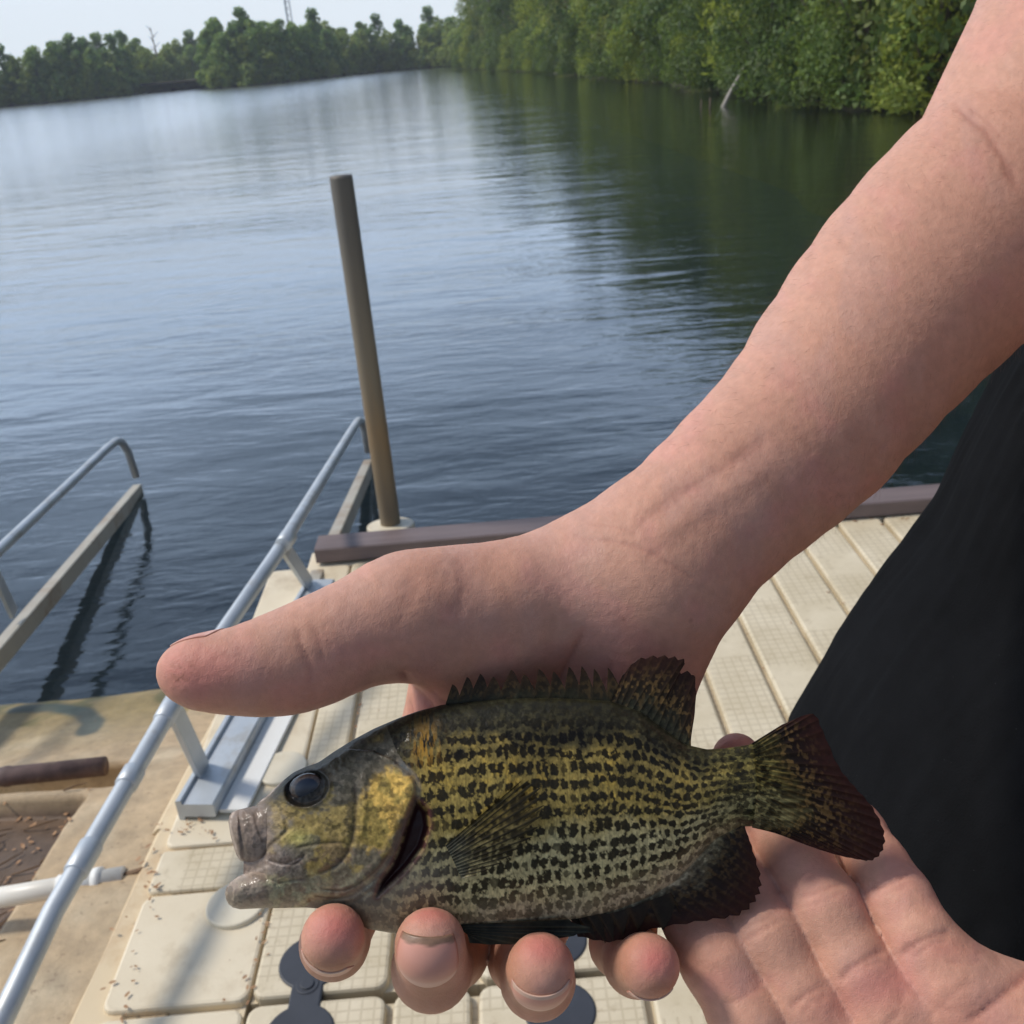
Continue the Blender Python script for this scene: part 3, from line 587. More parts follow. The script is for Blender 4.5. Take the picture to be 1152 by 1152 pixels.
# left rail
Lf = G(154, 545, zf); Ln = Lf+(Bn*0+np.array([.26, -2.4, .30]))
q = G(0, 722, -.16); Ln = Lf+(q-Lf)*1.5
lr = empty('grab_rail', tuple(Ln), label='far galvanised grab rail over open water at the left edge', cat='handrail', group=None)
m = MB(); m.beam(Ln, Lf, .04, .06, .003); m.build('lower_beam', M['alu_beam'], lr)
m = MB(); m.beam(Ln+[-.16, 0, -.08], q+[-.16, -.12, -.08], .10, .16, .01); m.build('float_block', M['black_rubber'], lr)
U0 = onv(-120, 736, Ln, Lf); U1 = onv(0, 618, Ln, Lf); U2 = onv(122, 503, Ln, Lf); U3 = onv(134, 496, Ln, Lf); U4 = onv(144, 508, Ln, Lf); U5 = onv(153, 536, Ln, Lf)
m = MB(); m.tube(np.vstack([np.linspace(U0, U1, 3)[:-1], np.linspace(U1, U2, 4)[:-1], bez([U2, U3, U4], 8), [U5]]), .0165, 18); m.build('top_tube', M['alu'], lr, True)
dd = (Lf-Ln)/np.linalg.norm(Lf-Ln); m = MB(); m.beam(onv(18, 690, Ln, Lf), onv(-6, 640, Ln, Lf), .045, .012, .001, side=dd); m.build('upright', M['alu'], lr)

# fallen leaves and twigs in the seams
lit = []
seamlines = [((205, 925), (300, 760), .008), ((300, 1030), (270, 1150), .01), ((160, 1000), (130, 1152), .02), ((180, 930), (160, 1010), .015), ((205, 930), (240, 935), .01), ((420, 740), (390, 840), .004), ((268, 820), (225, 905), .012)]
V = []; F = []
rr_ = np.random.default_rng(3)
def flake(x, y, z, s):
    a = rr_.uniform(0, 6.28); c, s_ = math.cos(a), math.sin(a); b0 = len(V); asp = rr_.uniform(.25, .6); k = 6
    for i in range(k):
        t = 6.283*i/k; rad = rr_.uniform(.7, 1.2); u, v = s*rad*math.cos(t), s*asp*rad*math.sin(t); V.append((x+u*c-v*s_, y+u*s_+v*c, z+.001+rr_.uniform(0, .3)*s*(abs(math.cos(t)))))
    F.append(tuple(range(b0, b0+k)))
for (a, b_, sp_) in seamlines:
    A = G(*a); B = G(*b_)
    for k in range(18):
        t = rr_.random(); p = A+(B-A)*t+rr_.normal(0, sp_, 3); flake(p[0], p[1], .001, rr_.uniform(.002, .0075))
for k in range(80):
    p = (rr_.uniform(-.7, 1.4), rr_.uniform(.9, 2.55)); flake(p[0], p[1], .001, rr_.uniform(.0015, .005))
for k in range(70):
    i_ = rr_.integers(-1, 11); flake(xs0+i_*.13-.041+.13-.13+rr_.normal(0, .004), rr_.uniform(.9, 2.55), -.006, rr_.uniform(.002, .007))
for k in range(60): flake(rr_.uniform(.3, 1.3), rr_.normal(2.58, .015), .0, rr_.uniform(.003, .009))
for k in range(420):
    x = rr_.uniform(-1.5, -1.0); y = rr_.uniform(.95, 2.0); j_, i_ = np.abs(ly-y).argmin(), np.abs(lx-x).argmin()
    if silt[j_, i_, 0] > .4 or k % 7 == 0: flake(x, y, float(Zl[j_, i_])+.003, rr_.uniform(.003, .012))
o = mesh_obj('leaf_litter', V, F, M['leaf_litter'], smooth=False); tag(o, 'dry brown leaf flakes scattered in the dock seams', 'leaf litter', kind='stuff')
m = MB()
for k in range(90):
    x = rr_.uniform(-1.5, -1.03); y = rr_.uniform(.95, 1.9); a = rr_.normal(.6, .5); l = rr_.uniform(.03, .13); z = float(Zl[np.abs(ly-y).argmin(), np.abs(lx-x).argmin()])+.004; l *= .7; m.tube([(x, y, z), (x+l*.5*math.cos(a), y+l*.5*math.sin(a), z+.006), (x+l*math.cos(a+.2), y+l*math.sin(a+.2), z)], [.0022, .002, .001], 5)
tag(m.build('twig_litter', M['twig'], None, True), 'thin broken twigs lying in the silt pocket of the launch', 'twigs', kind='stuff')
# ------------------------------------------------------------------ person: implicit body surface
CULL = [None, 0, .03]
def rcone(p, a, b, r1, r2):
    if CULL[0] is not None:
        c = CULL[0]; ab = b-a; t_ = min(1, max(0, ((c-a)@ab)/max(1e-12, ab@ab)))
        if math.sqrt(((c-a-ab*t_)**2).sum())-max(r1, r2)-CULL[1] > CULL[2]: return np.full(len(p), 1.0)
    ba = b-a; l2 = ba@ba; rr = r1-r2; a2 = l2-rr*rr
    if a2 <= 1e-12: return np.linalg.norm(p-(a if r1 > r2 else b), axis=1)-max(r1, r2)
    il2 = 1/l2; pa = p-a; y = pa@ba; z = y-l2; q = pa*l2-y[:, None]*ba; x2 = (q*q).sum(1); y2 = y*y*l2; z2 = z*z*l2; k = np.sign(rr)*rr*rr*x2
    d = (np.sqrt(x2*a2*il2)+y*rr)*il2-r1
    c2 = np.sign(y)*a2*y2 < k; d = np.where(c2, np.sqrt(x2+y2)*il2-r1, d)
    c1 = np.sign(z)*a2*z2 > k; return np.where(c1, np.sqrt(x2+z2)*il2-r2, d)
def smin(a, b, k): h = np.clip(k-np.abs(a-b), 0, None)/k; return np.minimum(a, b)-h*h*k*.25
def chain(p, pts, k):
    d = None
    for (a, r1), (b, r2) in zip(pts[:-1], pts[1:]):
        e = rcone(p, a, b, r1, r2); d = e if d is None else smin(d, e, k)
    return d
def ev(f, p, cell=.03, margin=.03):
    """evaluate in spatially compact groups so that far primitives can be skipped"""
    q = np.floor(p/cell).astype(np.int64); q -= q.min(0); key = (q[:, 0]*4096+q[:, 1])*4096+q[:, 2]; o = np.argsort(key, kind='stable'); ks = key[o]; st = np.concatenate([[0], np.nonzero(np.diff(ks))[0]+1, [len(ks)]]); out = np.empty(len(p))
    for a, b in zip(st[:-1], st[1:]):
        pts = p[o[a:b]]; lo_, hi_ = pts.min(0), pts.max(0); CULL[0] = (lo_+hi_)/2; CULL[1] = float(np.linalg.norm(hi_-lo_))/2; CULL[2] = margin; out[o[a:b]] = f(pts)
    CULL[0] = None; return out
def dense(ch, n):
    a = np.array([list(c[0])+[c[1]] for c in ch]); b = bez(a, n); return [(r[:3], float(r[3])) for r in b]
def grad(f, p, e=2e-4):
    g = np.stack([f(p+np.array(v)*e)-f(p-np.array(v)*e) for v in ((1, 0, 0), (0, 1, 0), (0, 0, 1))], 1); return g/np.maximum(1e-9, np.linalg.norm(g, axis=1))[:, None]
def surface(f0, lo, hi, h, B=8, gcell=.03, margin=.03):
    """surface nets on a block-sparse grid, then projected on to the exact surface"""
    f = lambda q: ev(f0, q, gcell, margin)
    lo = np.array(lo); n = np.ceil((np.array(hi)-lo)/(h*B)).astype(int)
    g = np.stack(np.meshgrid(*[np.arange(k) for k in n], indexing='ij'), -1).reshape(-1, 3)
    d = f(lo+(g+.5)*h*B); act = g[np.abs(d) < h*B*.95]
    loc = np.stack(np.meshgrid(*[np.arange(B+1)]*3, indexing='ij'), -1).reshape(-1, 3)
    KX = 1 << 20; keys = []; vs = []; edges = []
    for s in range(0, len(act), 3000):
        blk = act[s:s+3000]; gi = blk[:, None, :]*B+loc[None]; val = f(lo+gi.reshape(-1, 3)*h).reshape(len(blk), B+1, B+1, B+1); ins = val < 0
        cs = sum(ins[:, i:B+i, j:B+j, k:B+k].astype(np.int8) for i in (0, 1) for j in (0, 1) for k in (0, 1)); m = (cs > 0) & (cs < 8)
        bi, ci, cj, ck = np.nonzero(m); cell = blk[bi]*B+np.stack([ci, cj, ck], 1)
        keys.append((cell[:, 0]*KX+cell[:, 1])*KX+cell[:, 2]); vs.append(lo+(cell+.5)*h)
        b0 = ins[bi, ci, cj, ck]
        for ax, (di, dj, dk) in enumerate(((1, 0, 0), (0, 1, 0), (0, 0, 1))):
            b1 = ins[bi, ci+di, cj+dj, ck+dk]; x = b0 != b1; edges.append((ax, cell[x], b0[x]))
    keys = np.concatenate(keys); vs = np.concatenate(vs); o = np.argsort(keys); keys = keys[o]; vs = vs[o]; Fs = []
    off = {0: ((0, 0, 0), (0, -1, 0), (0, -1, -1), (0, 0, -1)), 1: ((0, 0, 0), (0, 0, -1), (-1, 0, -1), (-1, 0, 0)), 2: ((0, 0, 0), (-1, 0, 0), (-1, -1, 0), (0, -1, 0))}
    for ax, cell, ins0 in edges:
        if not len(cell): continue
        q = []; ok = np.ones(len(cell), bool)
        for d3 in off[ax]:
            c = cell+np.array(d3); kk = (c[:, 0]*KX+c[:, 1])*KX+c[:, 2]; j = np.clip(np.searchsorted(keys, kk), 0, len(keys)-1); ok &= keys[j] == kk; q.append(j)
        q = np.stack(q, 1)[ok]; i0 = ins0[ok]; q[~i0] = q[~i0][:, ::-1]; Fs.append(q)
    Fc = np.concatenate(Fs)[:, ::-1]
    for it in range(3):
        dd = f(vs); vs = vs-grad(f, vs)*np.clip(dd, -h, h)[:, None]
    # relax then project again: even triangles
    nb = np.zeros_like(vs); cnt = np.zeros(len(vs))
    for a in range(4):
        np.add.at(nb, Fc[:, a], vs[Fc[:, (a+1) % 4]]); np.add.at(cnt, Fc[:, a], 1)
    vs = vs*.5+.5*nb/np.maximum(cnt, 1)[:, None]; dd = f(vs); nn = grad(f, vs); vs = vs-nn*np.clip(dd, -h, h)[:, None]
    # make faces point outwards
    a, b, c = vs[Fc[:, 0]], vs[Fc[:, 1]], vs[Fc[:, 2]]; fn = np.cross(b-a, c-a); s = np.einsum('ij,ij->i', fn, nn[Fc[:, 0]]); 
    if (s < 0).mean() > .5: Fc = Fc[:, ::-1]
    return vs, Fc, nn
def J(*a): return (P(a[0], a[1], a[2]), a[3]/1000.)
# ---- right arm and hand (palm up under the fish, thumb out to the left)
R_arm = [J(1400, -330, .46, 56), J(1164, 188, .43, 50), J(1106, 248, .422, 48.2), J(1038, 316, .41, 44.4), J(973, 391, .395, 39.5), J(905, 480, .375, 34), J(852, 530, .36, 30.6), J(790, 588, .345, 28), J(722, 655, .338, 28)]
R_palm = [([J(722, 655, .338, 28.3), J(703, 735, .343, 22.5)], 1), ([J(640, 667, .335, 22), J(470, 693, .314, 16.8)], 1), ([J(714, 735, .34, 19), J(705, 850, .342, 17.5)], 1), ([J(545, 712, .330, 22), J(512, 850, .345, 19)], 1),
          ([J(660, 700, .345, 20), J(575, 890, .35, 15)], 1), ([J(700, 720, .345, 20), J(655, 895, .35, 15)], 1), ([J(620, 690, .342, 21), J(500, 870, .346, 14.5)], 1)]
R_thumb = [J(500, 690, .319, 16.4), J(452, 692, .31, 16.4), J(392, 716, .303, 15.2), J(335, 741, .297, 14.6), J(283, 753, .291, 12.0), J(232, 757, .287, 9.3), J(207, 755, .286, 6.9)]
R_f = [[J(490, 880, .346, 13), J(402, 1008, .335, 10.3), J(376, 1062, .308, 9.6), J(375, 1054, .289, 9.0)],
       [J(575, 900, .35, 13.5), J(508, 1070, .336, 11.5), J(486, 1090, .303, 11.2), J(484, 1063, .287, 10.0)],
       [J(660, 900, .35, 13), J(588, 1078, .335, 10.8), J(605, 1103, .303, 10.3), J(608, 1090, .288, 9.7)],
       [J(728, 885, .345, 12), J(700, 1062, .331, 10), J(716, 1083, .308, 9.2), J(730, 1086, .290, 8.7)]]
R_armD = dense(R_arm, 14); R_thumbD = dense(R_thumb, 14)
def f_right(p):
    d = chain(p, R_armD, .004)
    for c, _ in R_palm: d = smin(d, chain(p, c, .01), .013)
    th = chain(p, R_thumbD, .004); d = smin(d, th, .012); out = d
    for c in R_f: out = np.minimum(out, smin(d, chain(p, c, .004), .006))
    return out
# ---- left hand (palm up, fingers pointing up-left under the tail)
L_f = [[J(1060, 1100, .296, 11.2), J(1034, 1058, .300, 10.4), J(1008, 1012, .308, 10.3), J(985, 975, .318, 9.6), J(962, 938, .330, 9.3), J(940, 900, .338, 7.4)],
       [J(990, 1135, .296, 11.6), J(963, 1090, .300, 10.7), J(925, 1020, .309, 11.2), J(893, 966, .320, 10.6), J(862, 915, .335, 10.2), J(829, 853, .346, 8.4)],
       [J(935, 1175, .296, 11.6), J(905, 1125, .300, 10.7), J(862, 1052, .308, 11.3), J(835, 1005, .318, 10.6), J(812, 960, .33, 9.9), J(795, 915, .342, 8)],
       [J(893, 1235, .296, 12), J(845, 1150, .300, 11.3), J(808, 1080, .307, 11.1), J(783, 1032, .316, 10.2), J(768, 990, .327, 9.6), J(755, 950, .338, 8)]]
L_palm = [[J(1078, 1122, .297, 15.5), J(1245, 1225, .288, 26)], [J(1005, 1163, .299, 14.5), J(1190, 1300, .288, 25)], [J(955, 1215, .299, 14.5), J(1130, 1370, .285, 24)], [J(905, 1265, .298, 14), J(1100, 1400, .285, 22)], [J(1150, 1220, .296, 18), J(1040, 1290, .292, 15)], [J(1245, 1260, .287, 27), J(1200, 1340, .285, 26)]]
L_thumb = [J(1120, 1390, .282, 17), J(1010, 1420, .272, 14.5), J(920, 1400, .268, 12), J(850, 1370, .266, 9)]
L_wrist = P(1300, 1320, .284); L_elb = np.array([.43, .08, 1.06]); L_sh = np.array([.45, .19, 1.38]); R_sh = P(1400, -330, .46)
def f_left(p):
    d = chain(p, [(L_wrist, .026), ((L_wrist+L_elb)/2, .034), (L_elb, .043), (L_sh, .052)], .02)
    for c in L_palm: d = smin(d, chain(p, c, .01), .014)
    # small fat pads below each finger
    out = smin(d, chain(p, L_thumb, .01), .014)
    for c in L_f: out = np.minimum(out, smin(d, chain(p, c, .004), .009))
    return out
HC = np.array([.45, .36, 1.66])
SHM = (L_sh+R_sh)/2
def f_rest(p):
    V3 = lambda *a: np.array(a, float)
    d = chain(p, [(SHM+V3(0.02, 0, -.03), .11), (V3(.42, .40, 1.18), .13), (V3(.42, .40, .98), .135), (V3(.42, .40, .9), .15)], .06)
    d = smin(d, chain(p, [(L_sh+V3(0, .03, 0), .062), (R_sh+V3(0, -.03, 0), .062)], .03), .06)
    d = smin(d, rcone(p, L_sh, L_elb, .054, .045), .03); d = smin(d, rcone(p, R_sh, R_arm[1][0], .056, .046), .02)
    for s in (-.10, .10):
        d = smin(d, chain(p, [(V3(.42, .40+s, .86), .09), (V3(.40, .40+s*1.1, .47), .058), (V3(.43, .40+s*1.2, .12), .04), (V3(.43, .40+s*1.2, .05), .038)], .03), .04)
        d = smin(d, rcone(p, V3(.45, .40+s*1.2, .045), V3(.25, .40+s*1.3, .035), .036, .03), .02)
    d = smin(d, chain(p, [(SHM+V3(.02, 0, .03), .06), (HC+V3(.03, 0, -.10), .055)], .03), .03)
    e = np.linalg.norm((p-HC-V3(.01, 0, .03))/V3(.098, .078, .105), axis=1)-1; d = smin(d, e*.085, .03)
    d = smin(d, chain(p, [(HC+V3(-.04, 0, -.02), .062), (HC+V3(-.06, 0, -.085), .03)], .03), .04)         # jaw and chin
    d = smin(d, rcone(p, HC+V3(-.095, 0, .015), HC+V3(-.122, 0, -.022), .008, .013), .012)                 # nose
    for s in (-.075, .075): d = smin(d, rcone(p, HC+V3(.0, s, .02), HC+V3(.005, s*1.06, -.02), .016, .011), .006)
    d = smin(d, rcone(p, HC+V3(-.093, -.02, -.05), HC+V3(-.093, .02, -.05), .010, .010), .008)              # lips
    for s in (-.032, .032): d = -smin(-d, np.linalg.norm(p-HC-V3(-.098, s, .018), axis=1)-.014, .012)
    return d
def bounds(ch, m):
    a = np.array([c[0] for c in ch]); r = max(c[1] for c in ch)+m; return a.min(0)-r, a.max(0)+r
import time; _t0 = time.time()
allR = R_arm+R_thumb+sum(R_f, [])+sum([c for c, _ in R_palm], [])
lo, hi = bounds(allR, .004); vR, fR, nR = surface(f_right, lo, hi, .00095)
allL = sum(L_f, [])+sum(L_palm, [])+L_thumb+[(L_wrist, .03), (L_elb, .045)]
lo, hi = bounds(allL, .006); vL, fL, nL = surface(f_left, lo, hi, .0011)
vB, fB, nB = surface(f_rest, [.12, .1-.05, -.01], [.62, .75, 1.85], .008, 8, .25, .12)
print('T surf', time.time()-_t0); print('verts', len(vR), len(vL), len(vB))

SK = lin((196, 145, 121)); RED = lin((204, 112, 104)); TAN = lin((196, 148, 120)); CREASE = lin((150, 92, 80))
def skin(v, n, creases, reds, nz_s, ridges=()):
    x, y = PX(v); face = sstep(.05, .5, -((v-CAM)/np.linalg.norm(v-CAM, axis=1)[:, None]*n).sum(1))
    col = np.broadcast_to(SK, v.shape).copy(); disp = np.zeros(len(v))
    m1 = fbm(x/46, y/46, nz_s, 4)[:, None]; m2 = fbm(x/9, y/9, nz_s+5, 4)[:, None]; m3 = fbm(x/3.2, y/3.2, nz_s+9, 2)[:, None]
    col = col*(1-.30*sstep(.5, .75, m1))+lin((206, 138, 126))*.30*sstep(.5, .75, m1)
    col = col*(.90+.20*m2)*(.96+.08*m3)
    bl = sstep(.5, .75, fbm(x/40+9, y/70, nz_s+3, 3))[:, None]*.14; col = col*(1-bl)+lin((176, 150, 146))*bl
    for (cx, cy, rx, ry, am) in reds:
        g = (am*np.exp(-(((x-cx)/rx)**2+((y-cy)/ry)**2))*face)[:, None]; col = col*(1-g)+RED*g
    for c in creases:
        poly, wd, dp = c[:3]; dk = c[3] if len(c) > 3 else .35
        wob = (fbm(x/11, y/11, 77, 3)-.5)*wd*2.0
        d, t = pdist(x, y, bez(poly, 12)); near = d < wd*5; fade = sstep(0, .18, t)*sstep(1, .82, t)
        q = np.exp(-((d+wob)/wd)**2)*fade*face; q2 = np.exp(-(d/(wd*3.2))**2)*fade*face
        disp -= np.where(near, q*dp*.001+q2*dp*.0006, 0); a = (np.where(near, q*dk+q2*dk*.25, 0))[:, None]; col = col*(1-a)+CREASE*a
    for poly, wd, dp in ridges:
        d, t = pdist(x, y, bez(poly, 16)); disp += np.exp(-(d/wd)**2)*dp*.001*face*sstep(0, .3, t)*sstep(1, .7, t)
    disp += ((m2[:, 0]-.5)*.00016+(m3[:, 0]-.5)*.00010)
    return v+n*disp[:, None], col
crR = [([(334, 704), (340, 728), (350, 752), (348, 775)], 2.6, .35, .22), ([(352, 700), (360, 725), (366, 750)], 2, .2, .15), ([(468, 632), (462, 668), (452, 690), (440, 720)], 9, .25, .10), ([(448, 752), (462, 770), (480, 792), (500, 815)], 3, .8, .5), ([(452, 768), (458, 788), (462, 812)], 2.5, .8, .5), ([(470, 762), (500, 790), (530, 800)], 2.5, .35, .3),
       ([(662, 700), (645, 735), (622, 775), (600, 790)], 3, .5, .3), ([(690, 742), (682, 765), (672, 790)], 2, .25, .2),
       ([(640, 600), (665, 606), (700, 610), (745, 628), (792, 660)], 2.4, .3, .22), ([(655, 590), (690, 592), (725, 602)], 2, .2, .15),
       ([(700, 606), (740, 574), (790, 540), (850, 502), (880, 480)], 6, .28, .20), ([(718, 640), (770, 602), (820, 572)], 8, .12, .06),
       ([(1062, 108), (1085, 128), (1112, 150), (1140, 200), (1150, 222)], 4.5, .45, .28), ([(1085, 118), (1110, 134), (1130, 160)], 3, .2, .18), ([(520, 620), (522, 660), (510, 700)], 7, .25, .1)]
reR = [(225, 762, 42, 36, .40), (200, 750, 22, 30, .30), (377, 1042, 32, 26, .7), (484, 1026, 36, 16, .6), (608, 1066, 34, 20, .7), (735, 1080, 28, 24, .75), (300, 770, 50, 30, .2), (480, 800, 25, 50, .45), (720, 760, 60, 60, .25), (430, 730, 50, 30, .15), (560, 740, 60, 40, .12)]
riR = [([(722, 618), (770, 582), (830, 545), (890, 505)], 12, .5), ([(690, 590), (740, 552), (800, 505)], 12, .2), ([(540, 640), (600, 690), (640, 760)], 40, 1.2)]
vR2, cR = skin(vR, nR, crR, reR, 11, riR)
# tan lower sides of the fingertips, then grime on the thumb tip
x, y = PX(vR2); g = np.zeros(len(x))
for (cx_, cy_, rx_, ry_) in ((484, 1118, 50, 22), (608, 1132, 44, 16), (700, 1085, 22, 40), (742, 1112, 30, 12), (375, 1090, 44, 14), (570, 1090, 22, 40), (540, 1085, 18, 50), (440, 1060, 16, 40)): g = np.maximum(g, np.exp(-(((x-cx_)/rx_)**2+((y-cy_)/ry_)**2)))
cR = cR*(1-.6*g[:, None])+lin((176, 122, 92))*.6*g[:, None]
x, y = PX(vR2); g = (sstep(.5, .68, fbm(x/5, y/5, 61, 4))*np.exp(-(((x-204)/16)**2+((y-758)/17)**2))*.55+sstep(.55, .7, fbm(x/5, y/5, 62, 4))*np.exp(-(((x-240)/12)**2+((y-770)/8)**2))*.3)[:, None]
cR = cR*(1-g)+lin((128, 84, 56))*g
crL = [([(974, 1000), (998, 996), (1018, 984), (1030, 978)], 2.2, .55, .35), ([(980, 1008), (1004, 1002), (1026, 990)], 1.8, .3, .25), ([(1008, 1078), (1030, 1062), (1056, 1050), (1076, 1050)], 2.6, .9, .45), ([(1022, 1080), (1050, 1062), (1070, 1058)], 1.8, .4, .25),
       ([(893, 1010), (915, 1006), (938, 996), (956, 990)], 2.2, .5, .33), ([(898, 1020), (925, 1014), (952, 1000)], 1.8, .3, .2), ([(940, 1108), (960, 1088), (985, 1072), (1002, 1070)], 2.6, .9, .45), ([(955, 1100), (975, 1086), (998, 1080)], 1.6, .35, .25),
       ([(824, 1064), (845, 1054), (868, 1040), (884, 1032)], 2.2, .55, .33), ([(832, 1044), (855, 1036), (876, 1022)], 1.8, .3, .2), ([(886, 1138), (905, 1120), (932, 1106)], 2.6, .8, .42), ([(898, 1142), (918, 1126), (936, 1116)], 1.6, .3, .2),
       ([(812, 1130), (835, 1122), (862, 1106)], 2.2, .45, .3), ([(772, 1068), (790, 1062), (806, 1052)], 2, .3, .2),
       ([(1085, 1156), (1100, 1142), (1128, 1120), (1160, 1092), (1180, 1080)], 3, 1.1, .5), ([(1022, 1088), (1026, 1110), (1050, 1130), (1080, 1138)], 2, .35, .25), ([(1060, 1080), (1085, 1084), (1110, 1078)], 2, .3, .22), ([(990, 1160), (1010, 1138), (1018, 1110)], 2.4, .5, .3), ([(1040, 1150), (1070, 1120), (1100, 1100)], 1.8, .3, .2), ([(1095, 1070), (1115, 1072), (1128, 1082)], 1.6, .3, .3)]
reL = [(826, 830, 28, 22, .3), (1000, 1110, 46, 30, .35), (940, 1135, 36, 26, .25), (800, 1100, 30, 50, .10), (1100, 1150, 60, 40, .2), (1062, 1068, 30, 14, .25)]
crL = [(c[0], c[1]*1.15, c[2]*.6, c[3]*.72) for c in crL]
vL2, cL = skin(vL, nL, crL, reL, 23)
cL = cL*1.04
cB = np.broadcast_to(SK, vB.shape)*.98
eyeb = [HC+np.array([-.088, s, .018]) for s in (-.032, .032)]
for e_ in eyeb:
    d = np.linalg.norm(vB-e_, axis=1)[:, None]; cB = np.where(d < .016, lin((225, 220, 212)), cB); cB = np.where(d < .009, lin((70, 52, 40)), cB)
d = np.abs(vB-(HC+np.array([-.1, 0, -.05])))/np.array([.03, .026, .009]); cB = np.where(((d**2).sum(1) < 1)[:, None], lin((178, 100, 92)), cB)
def skin_mat():
    m, n, b = mat_new('skin', rough=.55); L = n.links.new
    b.inputs['Subsurface Weight'].default_value = .12; b.inputs['Subsurface Radius'].default_value = (1, .35, .2); b.inputs['Subsurface Scale'].default_value = .006; b.inputs['Specular IOR Level'].default_value = .42
    a = N(n, 'Attribute', attribute_name='Col'); tc = N(n, 'TexCoord')
    c1 = N(n, 'TexNoise', Scale=230, Detail=6, Roughness=.7); L(tc.outputs['Object'], c1.inputs['Vector']); q1_ = N(n, 'MapRange'); q1_.inputs['From Min'].default_value = .3; q1_.inputs['From Max'].default_value = .7; q1_.inputs['To Min'].default_value = .93; q1_.inputs['To Max'].default_value = 1.06; L(c1.outputs[0], q1_.inputs[0])
    k1 = N(n, 'Mix', data_type='RGBA', blend_type='MULTIPLY'); k1.inputs[0].default_value = 1; L(a.outputs['Color'], k1.inputs[6]); L(q1_.outputs[0], k1.inputs[7])
    fv = N(n, 'TexVoronoi', Scale=95); L(tc.outputs['Object'], fv.inputs['Vector']); fq = N(n, 'MapRange'); fq.inputs['From Min'].default_value = .10; fq.inputs['From Max'].default_value = .04; fq.inputs['To Max'].default_value = .35; L(fv.outputs['Distance'], fq.inputs[0]); fs = N(n, 'SeparateColor'); L(fv.outputs['Color'], fs.inputs[0]); fl_ = N(n, 'Math', operation='GREATER_THAN'); fl_.inputs[1].default_value = .86; L(fs.outputs[0], fl_.inputs[0]); fm = N(n, 'Math', operation='MULTIPLY'); L(fq.outputs[0], fm.inputs[0]); L(fl_.outputs[0], fm.inputs[1])
    k2 = N(n, 'Mix', data_type='RGBA'); k2.inputs[7].default_value = (*lin((132, 84, 66)), 1); L(fm.outputs[0], k2.inputs[0]); L(k1.outputs[2], k2.inputs[6]); L(k2.outputs[2], b.inputs['Base Color'])
    v = N(n, 'TexVoronoi', Scale=1500); v.feature = 'DISTANCE_TO_EDGE'; L(tc.outputs['Object'], v.inputs['Vector'])
    t = N(n, 'TexNoise', Scale=420, Detail=5, Roughness=.6); L(tc.outputs['Object'], t.inputs['Vector'])
    b1 = N(n, 'Bump', Strength=.35, Distance=.0003); L(v.outputs['Distance'], b1.inputs['Height']); b2 = N(n, 'Bump', Strength=.5, Distance=.0006); L(t.outputs[0], b2.inputs['Height']); L(b1.outputs[0], b2.inputs['Normal']); L(b2.outputs[0], b.inputs['Normal'])
    r = N(n, 'MapRange'); r.inputs['To Min'].default_value = .46; r.inputs['To Max'].default_value = .70; L(t.outputs[0], r.inputs[0]); L(r.outputs[0], b.inputs['Roughness']); return m
M['skin'] = skin_mat()
person = empty('person', (.43, .40, 0), label='person in a black t-shirt holding out a fish on two open palms', cat='person')
VV = np.concatenate([vR2, vL2, vB]); FF = np.concatenate([fR, fL+len(vR), fB+len(vR)+len(vL)]); CCc = np.concatenate([cR, cL, cB])
body = mesh_obj('body', VV, FF, M['skin'], person, col=CCc)

# fine short hairs on the forearm
hr = np.random.default_rng(12); ax0, ax1 = R_arm[-1][0], R_arm[1][0]; ad_ = (ax1-ax0)/np.linalg.norm(ax1-ax0); tpos = ((vR-ax0)@ad_)/np.linalg.norm(ax1-ax0)
vis = np.nonzero((tpos > .12) & (tpos < 1.15))[0]; pick = hr.choice(vis, 2600, replace=False); HV = []; HF = []
for i_ in pick:
    n_i = nR[i_]; d_i = -ad_*1.0+n_i*.45+hr.normal(0, .28, 3); d_i /= np.linalg.norm(d_i); ln = hr.uniform(.003, .007); s_i = np.cross(d_i, n_i); s_i /= max(1e-6, np.linalg.norm(s_i)); b0 = len(HV); w0 = .000028
    q0 = vR2[i_]-n_i*.0001; q1h = q0+d_i*ln*.5+n_i*.0003; q2h = q0+d_i*ln
    HV += [q0-s_i*w0, q0+s_i*w0, q0+n_i*w0*1.5, q1h-s_i*w0*.8, q1h+s_i*w0*.8, q1h+n_i*w0, q2h]
    HF += [(b0, b0+1, b0+4, b0+3), (b0+1, b0+2, b0+5, b0+4), (b0+2, b0, b0+3, b0+5), (b0+3, b0+4, b0+6), (b0+4, b0+5, b0+6), (b0+5, b0+3, b0+6)]
mh_ = mat_new('arm_hair', lin((120, 84, 58)), .5)[0]; mesh_obj('arm_hair', HV, HF, mh_, person)
